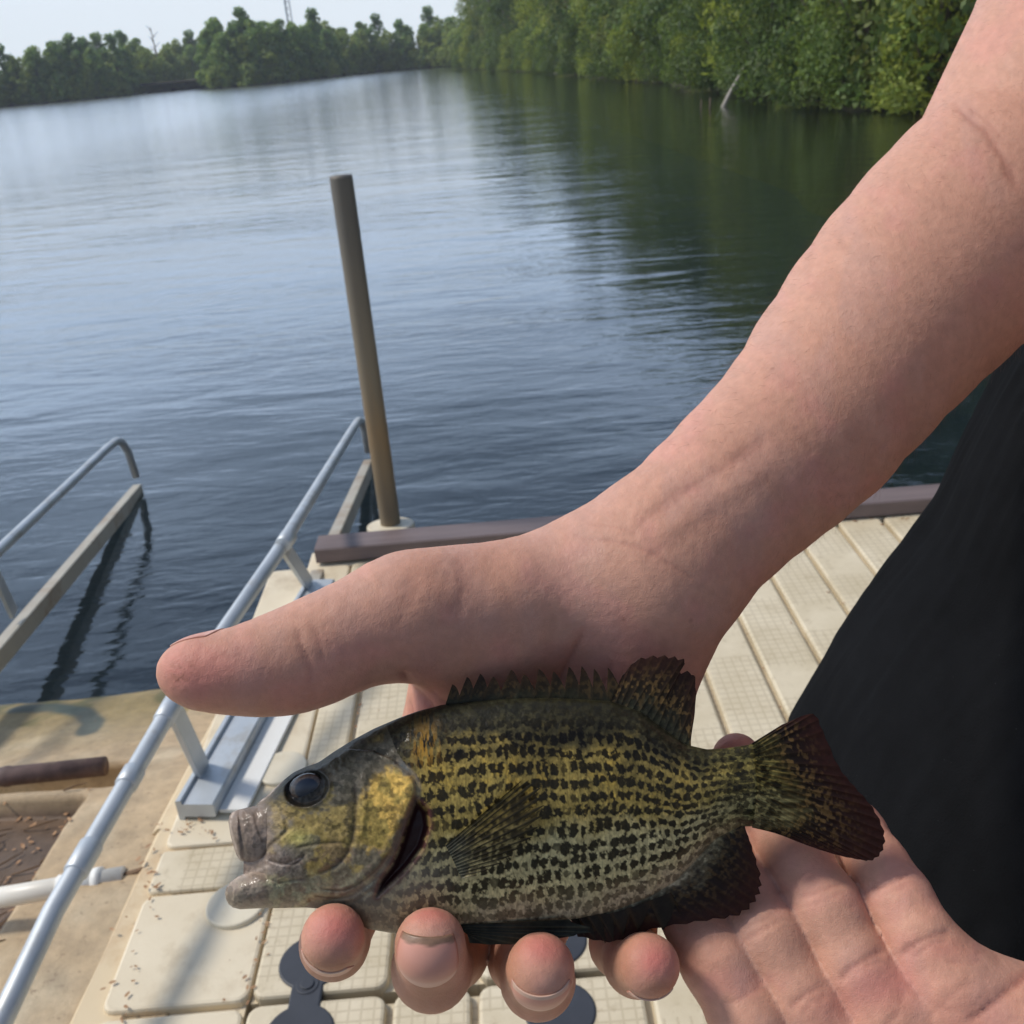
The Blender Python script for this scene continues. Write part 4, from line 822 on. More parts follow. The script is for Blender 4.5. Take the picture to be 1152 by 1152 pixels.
# ---- fingernails laid on the finished surface
def nail(f, cen, axis, out, wdt, lng, curve, edge='free', bowe=.1):
    """cen: centre on the finger axis, axis: towards the tip, out: nail normal"""
    axis = axis/np.linalg.norm(axis); out = out-axis*(out@axis); out /= np.linalg.norm(out); side = np.cross(axis, out)
    nu, nv = 31, 41; T_, S_ = np.meshgrid(np.linspace(0, 1, nv), np.linspace(-1, 1, nu), indexing='ij'); t = T_.ravel(); s = S_.ravel()
    hw = wdt*(1-.18*(1-t)**2); rows = np.where(t < .5, -lng*.5*(1-2*t)*np.sqrt(np.clip(1-(s*.86)**2, 0, 1)), lng*.5*(2*t-1)*(1+bowe*(1-s*s)))
    an = s*curve; dr = out*np.cos(an)[:, None]+side*np.sin(an)[:, None]; o_ = cen+axis*rows[:, None]+side*(s*hw*.25)[:, None]+dr*.03
    for it in range(40): o_ = o_-dr*(np.clip(f(o_), 0, 1)*.9)[:, None]
    V = o_+dr*(.0003*(1-.75*np.abs(s)**6)*np.minimum(1, 4*t+.2))[:, None]
    cc = np.broadcast_to(lin((206, 148, 128)), (len(t), 3)).copy()
    m_ = sstep(.3, .1, t-.0)[:, None]*.6; cc = cc*(1-m_)+lin((218, 176, 158))*m_
    if edge == 'free': m_ = sstep(.84, .88, t)[:, None]; cc = cc*(1-m_)+lin((208, 172, 150))*m_
    if edge == 'dirty': m_ = sstep(.89, .92, t+.012*np.sin(s*9))[:, None]; cc = cc*(1-m_)+(lin((136, 106, 84))*(.6+.8*fbm(s*6, t*30, 3))[:, None])*m_
    m_ = sstep(.86, .97, np.abs(s))[:, None]*.6; cc = cc*(1-m_)+lin((178, 116, 100))*m_
    V = np.array(V); idn = np.arange(nu*nv).reshape(nv, nu)
    Fq = np.stack([idn[:-1, :-1], idn[:-1, 1:], idn[1:, 1:], idn[1:, :-1]], -1).reshape(-1, 4)
    o = mesh_obj('fingernail', V, Fq, M['nail'], body, col=np.array(cc)); sm = o.modifiers.new('t', 'SOLIDIFY'); sm.thickness = .0005; sm.offset = 0; return o
M['nail'] = colmat('fingernail', .42, .25, 500, .0003)
UPi = CY
# index: nail on the underside of the ball; others facing the camera
def npos(px, py, F): return P(px, py, F)
nail(f_right, npos(368, 1058, .293), -FW*1.0+UPi*.25, -UPi*1.0-CX*.22-FW*.55, .0058, .0105, .95)
nail(f_right, npos(484, 1054, .292), UPi*1.0-FW*.25, -FW*1.0-UPi*.25-CX*.02, .0062, .0150, .60, 'dirty', bowe=.16)
nail(f_right, npos(607, 1090, .293), UPi*1.0-FW*.40, -FW*1.0-UPi*.36, .0058, .0118, .62, bowe=-.25)
nail(f_right, npos(731, 1092, .294), UPi*.45-FW*1.0, -UPi*1.0-FW*.62, .0052, .0085, .80)
nail(f_right, npos(225, 752, .290), -CX*1.0-UPi*.02, UPi*1.0+FW*.35, .0068, .0135, .8)

# ---- black t-shirt
EDGE = np.array([(1700, -700), (1330, 60), (1240, 220), (1152, 381), (1127, 429), (1093, 501), (1065, 568), (1046, 592), (1017, 631), (983, 678), (955, 722), (935, 762), (911, 800), (893, 830), (884, 880), (884, 960), (900, 1100), (915, 1400)], float)
def edge_x(py): return np.interp(py, EDGE[:, 1], EDGE[:, 0])
zs = np.linspace(.82, 1.455, 170); th = np.linspace(0, 2*math.pi, 361)[:-1]; CT = np.array([.42, .42]); V = []
ct, st = np.cos(th), np.sin(th); sxx = np.sign(ct)*np.abs(ct)**.92; syy = np.sign(st)*np.abs(st)**.92
AF = []
for z in zs:
    lo_, hi_ = .05, .36; bw = .185+.03*sstep(1.15, .85, z)-.0*z
    for it in range(22):
        a_ = (lo_+hi_)/2; X_ = CT[0]+np.where(sxx < 0, a_, .14)*sxx; Y_ = CT[1]+bw*syy; px_, py_ = PX(np.stack([X_, Y_, np.full_like(X_, z)], 1)); g_ = (px_-edge_x(py_))[ct < 0].min()
        if g_ > 0: lo_ = a_
        else: hi_ = a_
    AF.append(a_)
AF = np.array(AF); k_ = np.exp(-np.linspace(-2, 2, 9)**2); k_ /= k_.sum(); AF = np.convolve(np.pad(AF, 4, mode='edge'), k_, 'valid')
for i, z in enumerate(zs):
    bw = .185+.03*sstep(1.15, .85, z); top_ = sstep(1.40, 1.455, z)
    X_ = np.where(sxx < 0, AF[i]*(1-.25*top_), .14)*sxx; Y_ = bw*syy
    u = th*2.2; fold = (fbm(u*1.6+z*3.0, np.full_like(u, z*2.0)+u*.6, 5, 3)-.5)*.020*(1-.6*top_)
    # a long soft fold down the front and drag lines from the belly
    fold += .004*np.sin(th*6+z*5)*sstep(1.25, .9, z)*(ct < 0)
    fold += .0010*(fbm(u*18, np.full_like(u, z*24), 8, 3)-.5)*3
    wr = (1-(1-.62*1)*top_*0)*np.ones_like(th); sc = 1-top_*.42
    L_ = np.hypot(X_, Y_); V.append(np.stack([CT[0]+(X_+X_/L_*fold)*sc, CT[1]+(Y_+Y_/L_*fold)*sc*(1-.0), np.full_like(X_, z+.0)], 1))
V = np.array(V); ny, nx = V.shape[:2]; idn = np.arange(ny*nx).reshape(ny, nx); nxt = np.roll(idn, -1, 1)
Fq = np.stack([idn[:-1], nxt[:-1], nxt[1:], idn[1:]], -1).reshape(-1, 4)
def cloth_mat(name, c1, c2, lint=True):
    m, n, b = mat_new(name, rough=.92); L = n.links.new; b.inputs['Sheen Weight'].default_value = .0; b.inputs['Sheen Roughness'].default_value = .5; b.inputs['Specular IOR Level'].default_value = .04
    tc = N(n, 'TexCoord'); t = N(n, 'TexNoise', Scale=9, Detail=7, Roughness=.7); L(tc.outputs['Object'], t.inputs['Vector']); r = N(n, 'ValToRGB'); r.color_ramp.elements[0].color = (*c1, 1); r.color_ramp.elements[1].color = (*c2, 1); r.color_ramp.elements[0].position = .35; r.color_ramp.elements[1].position = .7; L(t.outputs[0], r.inputs[0])
    v = N(n, 'TexVoronoi', Scale=130); L(tc.outputs['Object'], v.inputs['Vector']); lt = N(n, 'Math', operation='LESS_THAN'); lt.inputs[1].default_value = .028; L(v.outputs['Distance'], lt.inputs[0])
    mm = N(n, 'Mix', data_type='RGBA'); mm.inputs[7].default_value = (.05, .05, .052, 1); L(lt.outputs[0], mm.inputs[0]); L(r.outputs[0], mm.inputs[6]); L(mm.outputs[2], b.inputs['Base Color'])
    t2 = N(n, 'TexNoise', Scale=900, Detail=3); L(tc.outputs['Object'], t2.inputs['Vector']); b1 = N(n, 'Bump', Strength=.5, Distance=.0006); L(t2.outputs[0], b1.inputs['Height']); t3 = N(n, 'TexNoise', Scale=40, Detail=5); L(tc.outputs['Object'], t3.inputs['Vector']); b2 = N(n, 'Bump', Strength=.35, Distance=.003); L(t3.outputs[0], b2.inputs['Height']); L(b1.outputs[0], b2.inputs['Normal']); L(b2.outputs[0], b.inputs['Normal']); return m
M['shirt'] = cloth_mat('black_cotton', (.0055, .0057, .0062), (.0095, .0099, .011)); M['shorts'] = cloth_mat('dark_cloth', (.012, .014, .02), (.02, .022, .03))
sh = mesh_obj('t_shirt', V.reshape(-1, 3), Fq, M['shirt'], person); sm = sh.modifiers.new('t', 'SOLIDIFY'); sm.thickness = .0018; sm.offset = 0
for a, b_, ra in ((R_sh, R_arm[1][0], .078), (L_sh, L_elb, .078)):
    m = MB(); d = (b_-a); q = [a-d*.25, a-d*.05, a+d*.12, a+d*.33]; m.tube(q, [.05, ra, ra*1.0, ra*.98], 40, cap=False)
    o = m.build('sleeve', M['shirt'], person, True); sm = o.modifiers.new('t', 'SOLIDIFY'); sm.thickness = .002
m = MB(); c0 = np.array([.42, .42])
for s in (-.10, .10): m.tube([(.42, .40+s, .93), (.41, .40+s*1.15, .72), (.405, .40+s*1.2, .50)], [.125, .115, .10], 36, cap=False)
m.tube([(.42, .40, .99), (.42, .40, .90), (.42, .40, .82)], [.165, .19, .17], 40, cap=False)
o = m.build('shorts', M['shorts'], person, True); sm = o.modifiers.new('t', 'SOLIDIFY'); sm.thickness = .002
m = MB()
def f_hair(p):
    e = (np.linalg.norm((p-HC-np.array([.018, 0, .042]))/np.array([.106, .088, .108]), axis=1)-1)*.09; cut = (-(p[:, 0]-HC[0])-.055)+np.clip(HC[2]+.10-p[:, 2], 0, .2)*.35; return np.maximum(e, np.maximum(cut, HC[2]-.05-p[:, 2]))
vh, fh, nh = surface(f_hair, HC-.15, HC+.18, .006, 8, .2, 1); mesh_obj('hair', vh, fh, noisy('brown_hair', lin((52, 38, 28)), lin((78, 58, 42)), 30, .6, .8, 200, .003, stretch=(1, 1, .15)), person)
for s in (-.12, .13):
    def f_shoe(p, s=s): return smin(rcone(p, np.array([.46, .40+s, .05]), np.array([.25, .40+s, .045]), .046, .040), p[:, 2]*-1+.004, .001)*1.0 if False else np.maximum(rcone(p, np.array([.46, .40+s, .05]), np.array([.25, .40+s, .045]), .048, .042), np.maximum(.004-p[:, 2], p[:, 2]-.085))
    vh, fh, nh = surface(f_shoe, [.15, .40+s-.07, -.02], [.56, .40+s+.07, .12], .006, 8, .2, 1); mesh_obj('shoe', vh, fh, M['black_rubber'], person)

print('T person', time.time()-_t0)
# ------------------------------------------------------------------ the fish
F0 = .300                                                            # forward distance of the fish's middle plane
TOP = np.array([(274, 962), (278, 938), (285, 915), (291, 902), (300, 896), (315, 881), (330, 869), (345, 862), (358, 858), (375, 846), (396, 833), (420, 820), (448, 808), (470, 800), (497, 793), (530, 789), (570, 786), (620, 785), (660, 787), (689, 789), (720, 800), (750, 822), (773, 838), (795, 843), (815, 842), (842, 838), (862, 830), (885, 822)], float)
BOT = np.array([(274, 986), (280, 1004), (287, 1018), (300, 1022), (344, 1021), (375, 1023), (392, 1030), (413, 1045), (448, 1051), (480, 1053), (525, 1049), (600, 1041), (650, 1035), (690, 1026), (730, 1010), (760, 992), (785, 966), (805, 944), (835, 930), (863, 929), (885, 938)], float)
WID = np.array([(268, 5.5), (276, 6.5), (300, 8.5), (340, 10.5), (400, 13), (470, 14.5), (560, 14), (650, 12), (740, 8.5), (800, 5.5), (850, 3.8), (885, 2.0)], float)
def sm_interp(x, T):
    xs = np.linspace(T[0, 0], T[-1, 0], 700); ys = np.interp(xs, T[:, 0], T[:, 1]); k = np.exp(-np.linspace(-2, 2, 15)**2); k /= k.sum(); ys2 = np.convolve(np.pad(ys, 7, mode='edge'), k, 'valid'); return np.interp(x, xs, ys2)
SLIT = [(452, 868), (466, 885), (474, 905), (470, 925), (458, 948), (448, 968), (436, 985), (420, 1000), (404, 1010)]
OPER_EDGE = [(448, 858), (464, 872), (470, 888), (463, 908), (452, 932), (444, 955), (434, 972), (416, 990), (398, 1004), (376, 1012), (350, 1014)]
CAV = [(468, 900), (480, 912), (482, 930), (474, 955), (458, 976), (440, 994), (424, 1008), (428, 992), (442, 972), (452, 948), (460, 922)]
EYE = (345, 887)
def eyeframe(x, y):
    a = math.radians(-22); dx, dy = x-EYE[0], y-EYE[1]; return (dx*math.cos(a)+dy*math.sin(a)), (-dx*math.sin(a)+dy*math.cos(a))
def fish_h(x, y):
    """relief towards the viewer in mm"""
    h = np.zeros(np.shape(x))
    # gill cover plate: slightly raised, ends sharply at its edge
    d, t = pdist(x, y, bez(OPER_EDGE, 40)); left = inpoly(x, y, [(300, 860), (360, 840), (420, 845)]+OPER_EDGE+[(300, 1030)])
    h += np.where(left, 1.3*sstep(0, 5, d)+.25*np.exp(-((d-9)/4)**2), 0)
    dc = sdp(x, y, CAV); h -= 3.4*sstep(4, -7, dc)
    ex, ey = eyeframe(x, y); q = np.hypot(ex/24, ey/19); h -= 1.1*sstep(1.12, .8, q); h += .5*np.exp(-((q-1.12)/.13)**2)
    # preopercle ridge, cheek, jaw lines
    for poly, w_, a in (([(398, 870), (400, 905), (396, 945), (380, 972), (350, 985)], 3.5, -.55), ([(406, 868), (410, 905), (406, 945)], 4, .4), ([(330, 955), (352, 950), (385, 948), (396, 955)], 2.5, -.35), ([(300, 968), (330, 972), (345, 958)], 2.5, -.4),
                        ([(318, 920), (322, 935), (305, 950), (292, 968)], 2.5, -.5), ([(358, 1000), (392, 1000), (424, 978), (440, 955)], 2, -.4), ([(350, 1008), (392, 1009), (428, 985)], 2, -.35), ([(368, 1015), (398, 1015), (424, 997)], 2, -.3), ([(290, 1000), (320, 992), (345, 988)], 2.5, -.3)):
        d, t = pdist(x, y, bez(poly, 24)); h += a*np.exp(-(d/w_)**2)*sstep(0, .12, t)*sstep(1, .88, t)
    h += (fbm(x/7, y/7, 41, 4)-.5)*.5*sstep(490, 440, x)
    return h
def scale_grid(x, y):
    """row/column coordinates of the scales"""
    tp = sm_interp(x, TOP); bt = sm_interp(x, BOT); t = (y-tp)/(bt-tp)
    mid = 905+.00*(x-600)
    tail = sstep(740, 850, x); rows = t*14.5*(1-tail)+tail*t*10.5
    rows = (1-sstep(720, 840, x)*.0)*rows
    bend = ((t-.45)**2)*26; cols = (x+bend+(fbm(x/60, y/60, 51, 2)-.5)*12)/10.4
    return rows+(fbm(x/70, y/50, 53, 2)-.5)*.7+(fbm(x/22, y/22, 54, 2)-.5)*.55, cols+(fbm(x/18, y/18, 55, 2)-.5)*.7, t
def fish_col(x, y):
    rows, cols, t = scale_grid(x, y); n = fbm(x/16, y/16, 31, 4); nf = fbm(x/3.2, y/3.2, 33, 3); nm = fbm(x/7, y/7, 35, 3); st = fbm(x/2.2, y/9, 37, 3)
    c3 = lambda *a: lin(a)[None] if x.ndim == 1 else lin(a)
    def mixc(a, b, m): return a*(1-m[..., None])+b*m[..., None]
    one = np.ones(x.shape+(3,))
    up = one*lin((70, 64, 42)); gold = one*lin((155, 133, 70)); low = one*lin((190, 176, 126)); belly = one*lin((160, 148, 120))
    c = mixc(up, gold, sstep(.12, .30, t+(n-.5)*.25)); c = mixc(c, low, sstep(.48, .72, t+(n-.5)*.2)); c = mixc(c, belly, sstep(.82, .98, t+(n-.5)*.1))
    c = mixc(c, one*lin((44, 44, 32)), sstep(.13, .02, t+(n-.5)*.1)*.85)
    # hot gold patches
    c = mixc(c, one*lin((186, 150, 60)), sstep(.52, .74, n)*sstep(.15, .3, t)*sstep(.62, .5, t)*.45*sstep(.35, .6, nf))
    tailm = sstep(760, 840, x); c = mixc(c, one*lin((112, 104, 58)), tailm*.7)
    c = c*(.46+1.12*nf[..., None])*(.78+.44*fbm(x/1.8, y/5, 36, 2)[..., None])
    # spots: one dark mark per scale, staggered, in rows
    r0 = np.floor(rows); fr = rows-r0; cc = cols+.5*(r0 % 2)*0+hash2(r0.astype(int), r0.astype(int)*3, 5)*1.0; c0 = np.floor(cc); fc = cc-c0
    jx = (hash2(r0.astype(int), c0.astype(int), 7)-.5)*.18; jy = (hash2(r0.astype(int), c0.astype(int), 8)-.5)*.12; js = hash2(r0.astype(int), c0.astype(int), 9)
    wx = .36+.10*js; wy = .27+.10*js
    rad = np.hypot((fc-.5-jx)/(wx*1.12), (fr-.5-jy)/(wy*1.16))+(nm-.5)*1.0+(nf-.5)*1.3
    strong = sstep(.0, .16, t)*(1-.3*sstep(.8, .97, t)); strong = strong*(1-.2*tailm)
    sp_ = sstep(1.15, .75, rad)*strong*(.80+.20*(js > .12))
    dark_ = one*lin((14, 10, 6)); dk2 = one*lin((70, 58, 40)); dcol = mixc(dark_, dk2, sstep(.75, .98, t)*.55)
    # saddle: broad dusky bars across the back
    bars = sstep(.52, .68, fbm(x/60, y/90+3, 39, 3))*sstep(.55, .15, t); c = mixc(c, one*lin((44, 40, 24)), bars*.55)
    c = mixc(c, dcol, sp_*.93)
    # scale rims
    rim = sstep(.80, .98, np.abs(fr-.5)*2)*.0+sstep(.78, .98, np.abs(fc-.5)*2); c = mixc(c, one*lin((66, 56, 30)), rim*.35*sstep(.1, .3, t))
    worm = sstep(.50, .60, fbm(x/6, y/4, 43, 3)); c = mixc(c, dark_, worm*tailm*.75)
    c = mixc(c, one*lin((34, 32, 24)), sstep(.45, .62, fbm(x/5, y/4, 45, 4))*sstep(.22, .05, t)*.7)
    # breast: pale grey, fine marks
    br = sstep(540, 430, x+(y-1000)*.9)*sstep(940, 1000, y); c = mixc(c, one*lin((132, 124, 108))*(.7+.6*nm[..., None]), br*.75)
    # ---- head
    hd, _ = pdist(x, y, bez(OPER_EDGE, 40)); lh = inpoly(x, y, [(240, 840), (300, 800), (430, 790), (436, 820), (446, 845)]+OPER_EDGE[1:]+[(300, 1060), (240, 1040)])
    hm = np.where(lh, 1., 0.)*1.0; hm = np.maximum(hm, sstep(6, 0, hd)*.7*(x < 480)*(y > 850))
    head = one*lin((112, 102, 82)); 
    head = mixc(head, one*lin((152, 130, 76)), sstep(.50, .70, n+.26*np.exp(-(((x-380)/38)**2+((y-930)/36)**2))))
    head = mixc(head, one*lin((128, 116, 108)), sstep(350, 290, x+(n-.5)*60)*sstep(895, 925, y)*.85)
    head = mixc(head, one*lin((148, 148, 118)), sstep(978, 1004, y+(n-.5)*24)*.8)
    head = mixc(head, one*lin((104, 84, 74)), sstep(.50, .64, fbm(x/13, y/11, 47, 4))*sstep(930, 960, y)*.55)
    op = [(412, 884), (428, 870), (448, 862), (464, 876), (466, 892), (456, 915), (444, 938), (432, 956), (414, 958), (402, 935), (404, 905)]
    od = sdp(x, y, op)+(nm-.5)*16; om = sstep(5, -6, od); head = mixc(head, mixc(one*lin((212, 172, 88)), one*lin((160, 136, 72)), sstep(.45, .6, n)), om)
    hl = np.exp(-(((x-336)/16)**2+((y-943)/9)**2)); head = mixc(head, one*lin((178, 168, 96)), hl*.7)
    dk = sstep(34, 8, (y-sm_interp(x, TOP))+(n-.5)*24); head = mixc(head, one*lin((46, 46, 36)), dk*.9)
    head = mixc(head, one*lin((96, 84, 68)), sstep(6, 0, np.abs(od-10))*.4)
    # dusky streaks behind the eye, speckle
    head = mixc(head, one*lin((50, 46, 30)), sstep(.52, .66, fbm(x/9, y/7, 49, 4))*.55*sstep(960, 930, y))
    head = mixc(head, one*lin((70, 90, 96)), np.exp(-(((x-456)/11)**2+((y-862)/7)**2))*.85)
    head = head*(.55+.9*nf[..., None])*(.75+.5*nm[..., None])*.92; head = mixc(head, one*lin((142, 124, 110))*(.6+.8*nm[..., None]), sstep(318, 286, x+(n-.5)*30)*.75); head = mixc(head, one*lin((88, 78, 68)), sstep(.5, .65, nm)*sstep(330, 270, x)*.7); head = np.clip(head*1.2, 0, 1)
    for poly, w_ in (([(263, 912), (259, 928), (265, 953), (272, 970)], 1.6), ([(256, 996), (266, 988), (280, 983), (302, 974)], 1.8), ([(286, 905), (300, 896), (318, 878)], 1.2), ([(300, 968), (318, 974), (338, 966)], 1.3)):
        d, tt = pdist(x, y, bez(poly, 20)); head = mixc(head, one*lin((190, 172, 156)), np.exp(-(d/w_)**2)*.75*(.5+.5*(nf > .45)))
    for poly, w_, a in (([(398, 870), (400, 905), (396, 945), (380, 972), (350, 985)], 2.2, .55), ([(330, 955), (352, 950), (385, 948), (396, 955)], 1.6, .5), ([(300, 968), (330, 972), (345, 958)], 1.6, .5), ([(318, 920), (322, 935), (305, 950), (292, 968)], 2, .5), ([(358, 1000), (392, 1000), (424, 978), (440, 955)], 1.4, .6), ([(350, 1008), (392, 1009), (428, 985)], 1.2, .6), ([(368, 1015), (398, 1015), (424, 997)], 1.2, .5), ([(290, 1000), (320, 992), (345, 988)], 1.8, .4), ([(284, 912), (288, 930), (296, 950)], 1.6, .5)):
        d, tt = pdist(x, y, bez(poly, 24)); m_ = np.exp(-(d/w_)**2)*a*sstep(0, .1, tt)*sstep(1, .9, tt); head = mixc(head, one*lin((52, 40, 32)), m_)
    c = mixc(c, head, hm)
    ed = np.exp(-((hd-2)/2.2)**2)*np.where(x < 482, 1, 0)*(y > 850)*.7; c = mixc(c, one*lin((150, 136, 120)), ed*.55)
    dc = sdp(x, y, CAV); c = mixc(c, one*lin((40, 16, 18)), sstep(3, -3, dc)); c = mixc(c, one*lin((96, 52, 50)), np.exp(-((dc-3)/3)**2)*.6)
    c = mixc(c, one*lin((190, 140, 50)), np.exp(-(((x-478)/14)**2+((y-838)/22)**2))*.7*sstep(.4, .6, st))
    ex, ey = eyeframe(x, y); q = np.hypot(ex/24, ey/19); c = mixc(c, one*lin((30, 28, 24)), sstep(1.25, 1.0, q)*.9)
    return np.clip(c, .002, 1)
fish = empty('sunfish', tuple(P(600, 920, F0)), label='dark spotted olive gold sunfish with red brown fins lying across both hands', cat='fish')
def wet(name, rough, bump=.35, bs=700, coat=.22):
    m, n, b = mat_new(name, rough=rough, Coat_Weight=coat, Coat_Roughness=.12); L = n.links.new; a = N(n, 'Attribute', attribute_name='Col'); L(a.outputs['Color'], b.inputs['Base Color']); b.inputs['Specular IOR Level'].default_value = .12
    tc = N(n, 'TexCoord'); t = N(n, 'TexNoise', Scale=bs, Detail=4); L(tc.outputs['Object'], t.inputs['Vector']); bu = N(n, 'Bump', Strength=bump, Distance=.0005); L(t.outputs[0], bu.inputs['Height']); L(bu.outputs[0], b.inputs['Normal']); L(bu.outputs[0], b.inputs['Coat Normal'])
    return m
M['fish'] = wet('fish_skin', .45, .6, 420); M['fin'] = wet('fish_fin', .5, .25, 500, .08)
def prof(t): return np.power(np.clip(4*t*(1-t), 0, 1), .58)
def loft(name, T, B, Wd, x0, x1, step, n1, parent, relief=True, F_=F0):
    xs = np.arange(x0, x1+.01, step); tp = sm_interp(xs, T) if len(T) > 8 else np.interp(xs, T[:, 0], T[:, 1]); bt = sm_interp(xs, B) if len(B) > 8 else np.interp(xs, B[:, 0], B[:, 1]); wd = np.interp(xs, Wd[:, 0], Wd[:, 1])
    th1 = np.linspace(0, math.pi, n1); th2 = np.linspace(math.pi, 2*math.pi, 50)[1:-1]; tt = np.concatenate([(1-np.cos(th1))/2, (1-np.cos(th2))/2]); sg = np.concatenate([np.ones(n1), -np.ones(48)])
    X = xs[:, None]+0*tt[None]; Y = tp[:, None]+(bt-tp)[:, None]*tt[None]; w_ = wd[:, None]*prof(tt)[None]
    w_ = w_*np.sqrt(np.clip((X-x0)/10, 0, 1)*.9+.1) if name != 'fish_body' else w_*sstep(-12, 46, X-x0)
    h = fish_h(X, Y) if relief else (fbm(X/6, Y/6, 93, 4)-.5)*.6-.5*np.exp(-((X-x0-11-(Y-tp[:, None])*.12)/2.2)**2)*(name == 'upper_jaw'); edge_ = sstep(0, .05, np.minimum(tt, 1-tt))[None]; 
    if relief:
        r_, c_2, t_ = scale_grid(X, Y); fc = c_2-np.floor(c_2); fr = r_-np.floor(r_); h = h+.13*((1-fc)*sstep(0, .3, fc))*(1-(2*fr-1)**2*.7)*sstep(470, 500, X)*sstep(.12, .3, t_)+.25*(fbm(X/5, Y/5, 91, 3)-.5)*sstep(.3, .1, t_)
    Z_ = (w_+h*edge_)*sg[None]*.001; Vv = P(X, Y, F_-Z_)
    # perspective: keep the outline while depth changes
    cv = fish_col(X, Y); ny, nx = X.shape; idn = np.arange(ny*nx).reshape(ny, nx); nt_ = np.roll(idn, -1, 1)
    Fq = np.stack([idn[:-1], idn[1:], nt_[1:], nt_[:-1]], -1).reshape(-1, 4); 
    cap0 = [tuple(idn[0][::-1])]; 
    o = mesh_obj(name, Vv.reshape(-1, 3), Fq, M['fish'], parent, col=cv.reshape(-1, 3)); return o
fb = loft('fish_body', TOP, BOT, WID, 274, 878, .8, 340, fish)
LJ_T = np.array([(253, 1004), (255, 998), (260, 992), (268, 986), (275, 983), (290, 978), (310, 975), (340, 968)], float); LJ_B = np.array([(253, 1004), (254, 1011), (257, 1017), (262, 1021), (270, 1023), (290, 1022), (310, 1021), (340, 1016)], float)
UJ_T = np.array([(257, 925), (258, 918), (261, 914), (268, 911), (276, 909), (290, 906), (312, 893), (335, 882)], float); UJ_B = np.array([(257, 925), (259, 938), (262, 950), (266, 962), (270, 968), (290, 974), (312, 976), (335, 976)], float)
loft('lower_jaw', LJ_T, LJ_B, np.array([(253, 5.0), (268, 7.2), (290, 8.0), (312, 8.0), (340, 5.0)]), 253, 340, .8, 90, fish, False)
loft('upper_jaw', UJ_T, UJ_B, np.array([(257, 4.5), (266, 6.0), (285, 7.0), (305, 6.9), (335, 4)]), 257, 335, .8, 100, fish, False)
# eye: dark pupil in a narrow brown ring, wet
def body_w(px, py):
    tp = float(sm_interp(px, TOP)); bt = float(sm_interp(px, BOT)); t = (py-tp)/(bt-tp); return float(np.interp(px, WID[:, 0], WID[:, 1])*prof(np.array(t)))
ew = body_w(*EYE)*.001; nu, nv = 48, 24; V = []; cc = []; a = math.radians(-22)
for i in range(nv):
    r = i/(nv-1)
    for j in range(nu):
        an = 2*math.pi*j/nu; ex, ey = 21*r*math.cos(an), 17*r*math.sin(an); x_ = EYE[0]+ex*math.cos(a)-ey*math.sin(a); y_ = EYE[1]+ex*math.sin(a)+ey*math.cos(a)
        V.append(P(x_, y_, F0-ew+.0012-.0026*math.sqrt(max(0, 1-r*r)))); k = float(sstep(.60, .70, r)); c = lin((30, 36, 50))*(1-k)+lin((96, 78, 64))*k*(.7+.6*(j*7 % 5)/5); k2 = float(sstep(.86, .93, r)); cc.append(c*(1-k2)+lin((20, 18, 18))*k2)
idn = np.arange(nu*nv).reshape(nv, nu); nt_ = np.roll(idn, -1, 1); Fq = np.stack([idn[:-1], nt_[:-1], nt_[1:], idn[1:]], -1).reshape(-1, 4)
me_, n_, b_ = mat_new('fish_eye', rough=.3, Coat_Weight=.45, Coat_Roughness=.08); at = N(n_, 'Attribute', attribute_name='Col'); n_.links.new(at.outputs['Color'], b_.inputs['Base Color']); mesh_obj('eye', V, Fq, me_, fish, col=np.array(cc))
# fins: fans of rays between a base line and an outline
def fin(name, base, tip, nray, f_off, colf, spike=0.0, nu=None, nv=70, th=.35, bow=0.0, wav=.6, notch=1.0, seed=0):
    base = bez(base, 400); tip = bez(tip, 400); nu = nu or nray*10; s = np.linspace(0, 1, nu); t = np.linspace(0, 1, nv)
    bs = np.stack([np.interp(s, np.linspace(0, 1, 400), base[:, k]) for k in (0, 1)], 1); tpp = np.stack([np.interp(s, np.linspace(0, 1, 400), tip[:, k]) for k in (0, 1)], 1)
    ph = s*nray; fr = ph-np.floor(ph); rid = np.abs(fr-.5)*2                  # 1 on the ray, 0 between
    ext = 1-spike*(fr**1.4)-spike*.42*hash2(np.floor(ph).astype(int), np.floor(ph).astype(int), seed) if spike else 1-.05*(1-rid)*notch
    Tt = t[None]*np.broadcast_to(ext, s.shape)[:, None]; X = bs[:, None, 0]*(1-Tt)+tpp[:, None, 0]*Tt; Y = bs[:, None, 1]*(1-Tt)+tpp[:, None, 1]*Tt
    off = f_off*(1+2.6*(1-Tt)**3*(name == 'tail_fin'))+bow*np.sin(Tt*math.pi*.6)+wav*np.sin(s*9+seed)[:, None]*Tt*.8; thk = (th*(1-.6*Tt))*(.45+.55*rid[:, None]**2)
    col = colf(X, Y, s[:, None]+0*Tt, Tt, rid[:, None]+0*Tt); V = np.concatenate([P(X, Y, F0-(off+thk)*.001).reshape(-1, 3), P(X, Y, F0-(off-thk)*.001).reshape(-1, 3)]); nn_ = nu*nv; idn = np.arange(nn_).reshape(nu, nv)
    A_ = np.stack([idn[:-1, :-1], idn[1:, :-1], idn[1:, 1:], idn[:-1, 1:]], -1).reshape(-1, 4); Bk = A_[:, ::-1]+nn_
    def rimf(l): l = np.array(l); return np.stack([l[:-1], l[1:], l[1:]+nn_, l[:-1]+nn_], -1)
    Fq = np.concatenate([A_, Bk, rimf(idn[:, -1]), rimf(idn[0][::-1]), rimf(idn[-1])]); return mesh_obj(name, V, Fq, M['fin'], fish, col=np.concatenate([col.reshape(-1, 3)]*2))
